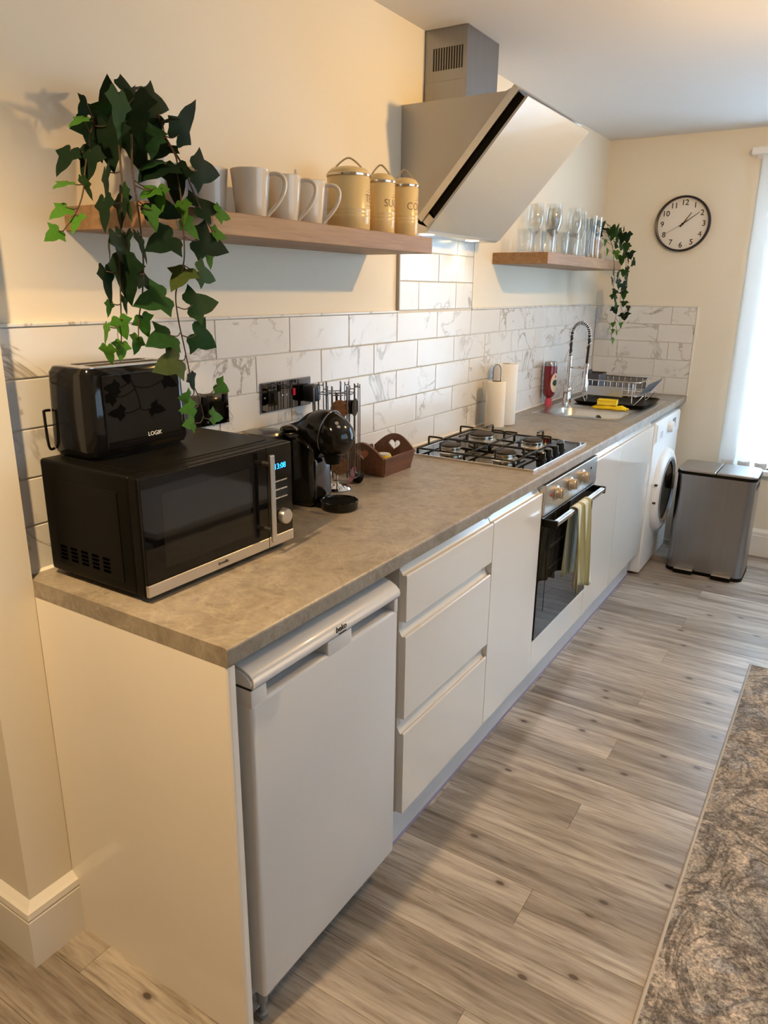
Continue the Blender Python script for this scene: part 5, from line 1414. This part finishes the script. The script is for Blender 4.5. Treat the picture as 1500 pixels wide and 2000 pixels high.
def plant(root, leaves, vines, toward, vr, rng, pot_c):
    samples = []
    for vn in vines:
        sp_ = smooth_path(vn, 6)
        samples += sp_
        part('vine', MB().tube(sp_, [vr * (1 - 0.5 * i / len(sp_)) for i in range(len(sp_))], 6), M['stem'], root, True)
    org = origin_of(root)
    for (x, y, z, size, ang, kind, nr) in leaves:
        c = Vector((x, y, z))
        a = R(ang)
        # leaf axis in the plane parallel to the wall, bent a little out of it
        d = Vector((rng.uniform(-0.15, 0.25), math.cos(a), math.sin(a))).normalized()
        nrm = Vector(toward) + Vector((rng.uniform(-0.2, 0.2), rng.uniform(-0.2, 0.2), rng.uniform(-0.05, 0.35)))
        nrm = (nrm - d * nrm.dot(d)).normalized()
        tw_ = math.acos(max(0.15, min(1, nr))) * rng.choice((-1, 1))
        nrm = Quaternion(d, tw_) @ nrm
        s = nrm.cross(d)
        base = c - d * size * 0.42
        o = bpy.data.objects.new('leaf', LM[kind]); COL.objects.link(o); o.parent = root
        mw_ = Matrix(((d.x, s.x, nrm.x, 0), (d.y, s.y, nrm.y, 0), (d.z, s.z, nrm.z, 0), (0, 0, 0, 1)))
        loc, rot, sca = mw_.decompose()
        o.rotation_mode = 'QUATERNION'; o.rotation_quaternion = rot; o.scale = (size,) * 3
        o.location = base - org
        q = min(samples, key=lambda p: (p - base).length + 0.3 * max(0, base.z - p.z))
        q = Vector(q) if (q - base).length < 0.11 else Vector((pot_c[0], pot_c[1], pot_c[2])).lerp(base, 0.35)
        mp_ = (q + base) / 2 + Vector((0.004, 0, -0.15 * (q - base).length))
        part('leaf_stalk', MB().tube(smooth_path([q, mp_, base + d * size * 0.05], 4), vr * 0.55, 5), M['stem'], root, True)

rng = random.Random(5)
p1 = thing('potted_ivy', 'large trailing ivy in a white pot hanging over the long oak shelf', 'plant', (0.125, 0.285, SZ1))
part('pot', MB().lathe([(0.0, 0.0005), (0.050, 0.0005), (0.054, 0.004), (0.062, 0.10), (0.0645, 0.125), (0.0625, 0.126), (0.0595, 0.10), (0.052, 0.012), (0, 0.01)], (0.125, 0.285, SZ1), 40), M['pot'], p1, 45)
part('soil', MB().lathe([(0.0, 0.112), (0.0595, 0.110), (0.0592, 0.098), (0, 0.098)], (0.125, 0.285, SZ1), 28), M['soil'], p1)
plant(p1, LEAVES1, VINES1, (0.72, -0.68, 0.05), 0.0021, rng, (0.125, 0.285, SZ1 + 0.11))
p2 = thing('potted_ivy', 'small trailing ivy in a beige pot on the shelf above the sink', 'plant', (0.135, 3.345, S2))
part('pot', MB().lathe([(0.0, 0.0005), (0.044, 0.0005), (0.047, 0.004), (0.054, 0.085), (0.056, 0.105), (0.054, 0.106), (0.052, 0.085), (0.045, 0.01), (0, 0.009)], (0.135, 3.345, S2), 36), pbr('pot_beige', (0.62, 0.52, 0.38), 0.5), p2, 45)
part('soil', MB().lathe([(0.0, 0.094), (0.0515, 0.092), (0.051, 0.082), (0, 0.082)], (0.135, 3.345, S2), 28), M['soil'], p2)
plant(p2, LEAVES2, VINES2, (0.60, -0.75, 0.15), 0.0018, rng, (0.135, 3.345, S2 + 0.09))

# ------------------------------------------------------------------ clock on the far wall
CX, CZ, CR = 0.460, 1.877, 0.149
ck = thing('wall_clock', 'round black-rimmed wall clock with dark numerals on the far wall', 'clock', (CX, L - 0.02, CZ - CR))
FM = lambda d: Matrix.Rotation(R(90), 4, 'X')
part('rim', MB().lathe([(CR - 0.011, 0.0), (CR, 0.001), (CR, 0.032), (CR - 0.004, 0.036), (CR - 0.010, 0.034), (CR - 0.011, 0.012)], (CX, L - 0.0005, CZ), 64, FM(0), cap=False), M['clock_rim'], ck, 45)
part('face', MB().lathe([(0.0, 0.004), (CR - 0.0095, 0.004), (CR - 0.0095, 0.012), (0.0, 0.012)], (CX, L, CZ), 64, FM(0)), M['clock_face'], ck)
yf = L - 0.0128
for h in range(1, 13):
    a = R(90 - 30 * h)
    part('numeral', text_mb(str(h), 0.042, face_my(CX + 0.113 * math.cos(a), yf, CZ + 0.113 * math.sin(a) - 0.001), bold=0.0 if h == 4 else 0.0004), M['clock_ink'], ck)
def hand(name, ang, length, tail, w, y):
    a = R(90 - ang)
    d = Vector((math.cos(a), 0, math.sin(a))); s = Vector((-d.z, 0, d.x)) * w / 2
    c = Vector((CX, y, CZ)); p, q = c - d * tail, c + d * length
    v = [p - s, p + s, q + s * 0.6, q - s * 0.6]
    v += [t + Vector((0, -0.0008, 0)) for t in v]
    part(name, MB().add(v, [(0, 1, 2, 3), (4, 5, 6, 7), (0, 1, 5, 4), (1, 2, 6, 5), (2, 3, 7, 6), (3, 0, 4, 7)]), M['clock_ink'], ck)
hand('hour_hand', 35, 0.072, 0.02, 0.006, L - 0.0150)
hand('minute_hand', 55, 0.104, 0.022, 0.005, L - 0.0165)
hand('second_hand', 240, 0.102, 0.035, 0.002, L - 0.0180)
part('hub', MB().lathe([(0.006, 0.012), (0.006, 0.020), (0, 0.021)], (CX, L, CZ), 16, FM(0)), M['clock_ink'], ck)

# ------------------------------------------------------------------ pedal bin
bn = thing('pedal_bin', 'brushed steel double pedal bin with two lids beside the washing machine', 'bin', (0.89, 3.47, 0))
bx0, bx1, by0, by1, bz = 0.700, 1.092, 3.340, 3.610, 0.560
def rr_prism(d, z0, z1, r=0.04):
    return MB().prism(rrect(bx0 + d, bx1 - d, by0 + d, by1 - d, r, 8), 'z', z0, z1)
part('shell', rr_prism(0.0, 0.018, bz), M['steel_v'], bn, 40)
part('base', rr_prism(-0.003, 0.0, 0.0185), M['black_satin'], bn, 40)
part('lid_collar', rr_prism(-0.004, bz, bz + 0.016), M['black_satin'], bn, 40)
xm = (bx0 + bx1) / 2
for xa, xb in ((bx0 - 0.002, xm - 0.0025), (xm + 0.0025, bx1 + 0.002)):
    pts = []
    left = xa < 0.8
    ra, rb_ = (0.04, 0.006) if left else (0.006, 0.04)
    def corner(cx, cy, r, a0):
        return [(cx + r * math.cos(R(a0 + 90 * k / 6)), cy + r * math.sin(R(a0 + 90 * k / 6))) for k in range(7)]
    ya, yb = by0 - 0.002, by1 + 0.002
    pts = corner(xb - rb_, yb - rb_, rb_, 0) + corner(xa + ra, yb - ra, ra, 90) + corner(xa + ra, ya + ra, ra, 180) + corner(xb - rb_, ya + rb_, rb_, 270)
    m = MB(); 
    loops(m, [[(x, y, bz + 0.016) for x, y in pts], [(x, y, bz + 0.023) for x, y in pts], [((x - (xa + xb) / 2) * 0.965 + (xa + xb) / 2, (y - (ya + yb) / 2) * 0.97 + (ya + yb) / 2, bz + 0.028) for x, y in pts]])
    k = len(pts); m.f.append(tuple(range(k))[::-1]); m.f.append(tuple(range(2 * k, 3 * k)))
    part('lid', m, pbr('lid_steel_%d' % left, (0.42, 0.40, 0.38), 0.32, metal=1.0), bn, 35)
for x in (0.800, 0.995):
    part('pedal', MB().box(x - 0.052, x + 0.052, by0 - 0.042, by0 + 0.01, 0.006, 0.026, 0.006, 2), M['black_satin'], bn)
    part('pedal_cap', MB().box(x - 0.048, x + 0.048, by0 - 0.038, by0 - 0.002, 0.026, 0.029, 0.001, 1), M['steel'], bn)
part('side_grip', MB().box(bx1 - 0.001, bx1 + 0.0015, by0 + 0.06, by0 + 0.20, bz - 0.055, bz - 0.025, 0.0006, 1), M['black_satin'], bn)

# ------------------------------------------------------------------ rug
rgx0, rgx1, rgy0, rgy1 = 1.262, 2.95, -1.4, 2.352
ru = thing('rug', 'grey and beige marbled rug with a pale bound edge on the plank floor', 'rug', ((rgx0 + rgx1) / 2, (rgy0 + rgy1) / 2, 0))
nx, ny = 84, 186
v = []
rr_ = random.Random(2)
for j in range(ny + 1):
    for i in range(nx + 1):
        v.append((rgx0 + (rgx1 - rgx0) * i / nx, rgy0 + (rgy1 - rgy0) * j / ny, 0.0105 + (rr_.uniform(-0.0012, 0.0012) if 0 < i < nx and 0 < j < ny else -0.002)))
part('pile', MB().add(v, [(j * (nx + 1) + i, j * (nx + 1) + i + 1, (j + 1) * (nx + 1) + i + 1, (j + 1) * (nx + 1) + i) for j in range(ny) for i in range(nx)]), M['rug'], ru, True)
e = MB()
e.tube([(rgx0, rgy0, 0.0062), (rgx1, rgy0, 0.0062), (rgx1, rgy1, 0.0062), (rgx0, rgy1, 0.0062)], 0.0058, 8, True)
part('bound_edge', e, M['rug_edge'], ru, True)

# ------------------------------------------------------------------ low table on the rug (outside the frame, mirrored in the microwave door)
ct = thing('low_table', 'low white table with black legs standing on the rug', 'table', (2.1, 1.75, 0.0115))
part('table_top', MB().box(1.76, 2.40, 1.25, 2.15, 0.42, 0.45, 0.004), M['white'], ct)
part('apron', MB().box(1.80, 2.36, 1.29, 2.11, 0.375, 0.4195, 0.002, 1), M['black_satin'], ct)
for x in (1.81, 2.31):
    for y in (1.30, 2.06):
        part('leg', MB().box(x, x + 0.04, y, y + 0.04, 0.0118, 0.376, 0.002, 1), M['black_satin'], ct)

# ------------------------------------------------------------------ ceiling lamps (outside the frame, they throw the warm light)
def ceiling_lamp(x, y, z, energy, label, cone=None, col=WARM):
    t = thing('ceiling_lamp', label, 'lamp', (x, y, z), 0, 'warm ceiling lamps')
    part('ceiling_rose', MB().lathe([(0.0, 0.0), (0.05, 0.0), (0.045, -0.022), (0.0, -0.026)], (x, y, H), 28), M['white'], t, 35)
    part('flex', MB().tube([(x, y, H - 0.025), (x, y, z + 0.06)], 0.003, 8), M['white'], t, True)
    part('bulb_holder', MB().lathe([(0.0, 0.075), (0.016, 0.075), (0.018, 0.045), (0.0, 0.045)], (x, y, z), 20), M['white'], t, 35)
    if not cone:
        part('shade', MB().lathe([(0.018, 0.050), (0.085, 0.026), (0.0845, 0.024), (0.018, 0.047)], (x, y, z), 32, cap=False), M['white'], t, 40)  # unseen flat shade, added to keep the bulb's light off the ceiling
    l = bpy.data.lights.new('lamp_bulb', 'SPOT' if cone else 'POINT')
    if cone:
        l.spot_size = R(cone); l.spot_blend = 1.0
        part('shade', MB().lathe([(0.030, 0.06), (0.055, 0.045), (0.075, 0.012), (0.074, 0.012), (0.054, 0.043), (0.030, 0.058)], (x, y, z), 32, cap=False), M['white'], t, 40)
    l.energy = energy; l.color = col; l.shadow_soft_size = 0.028
    o = bpy.data.objects.new('lamp_bulb', l); COL.objects.link(o); o.location = (x, y, z)
ceiling_lamp(1.38, 1.73, 2.16, 60, 'warm bulb under an added flat white shade hanging over the middle of the room')
ceiling_lamp(0.50, -0.55, 2.24, 148, 'warm shaded lamp hanging from the ceiling in the passage by the end panel', 140, (1.0, 0.68, 0.34))
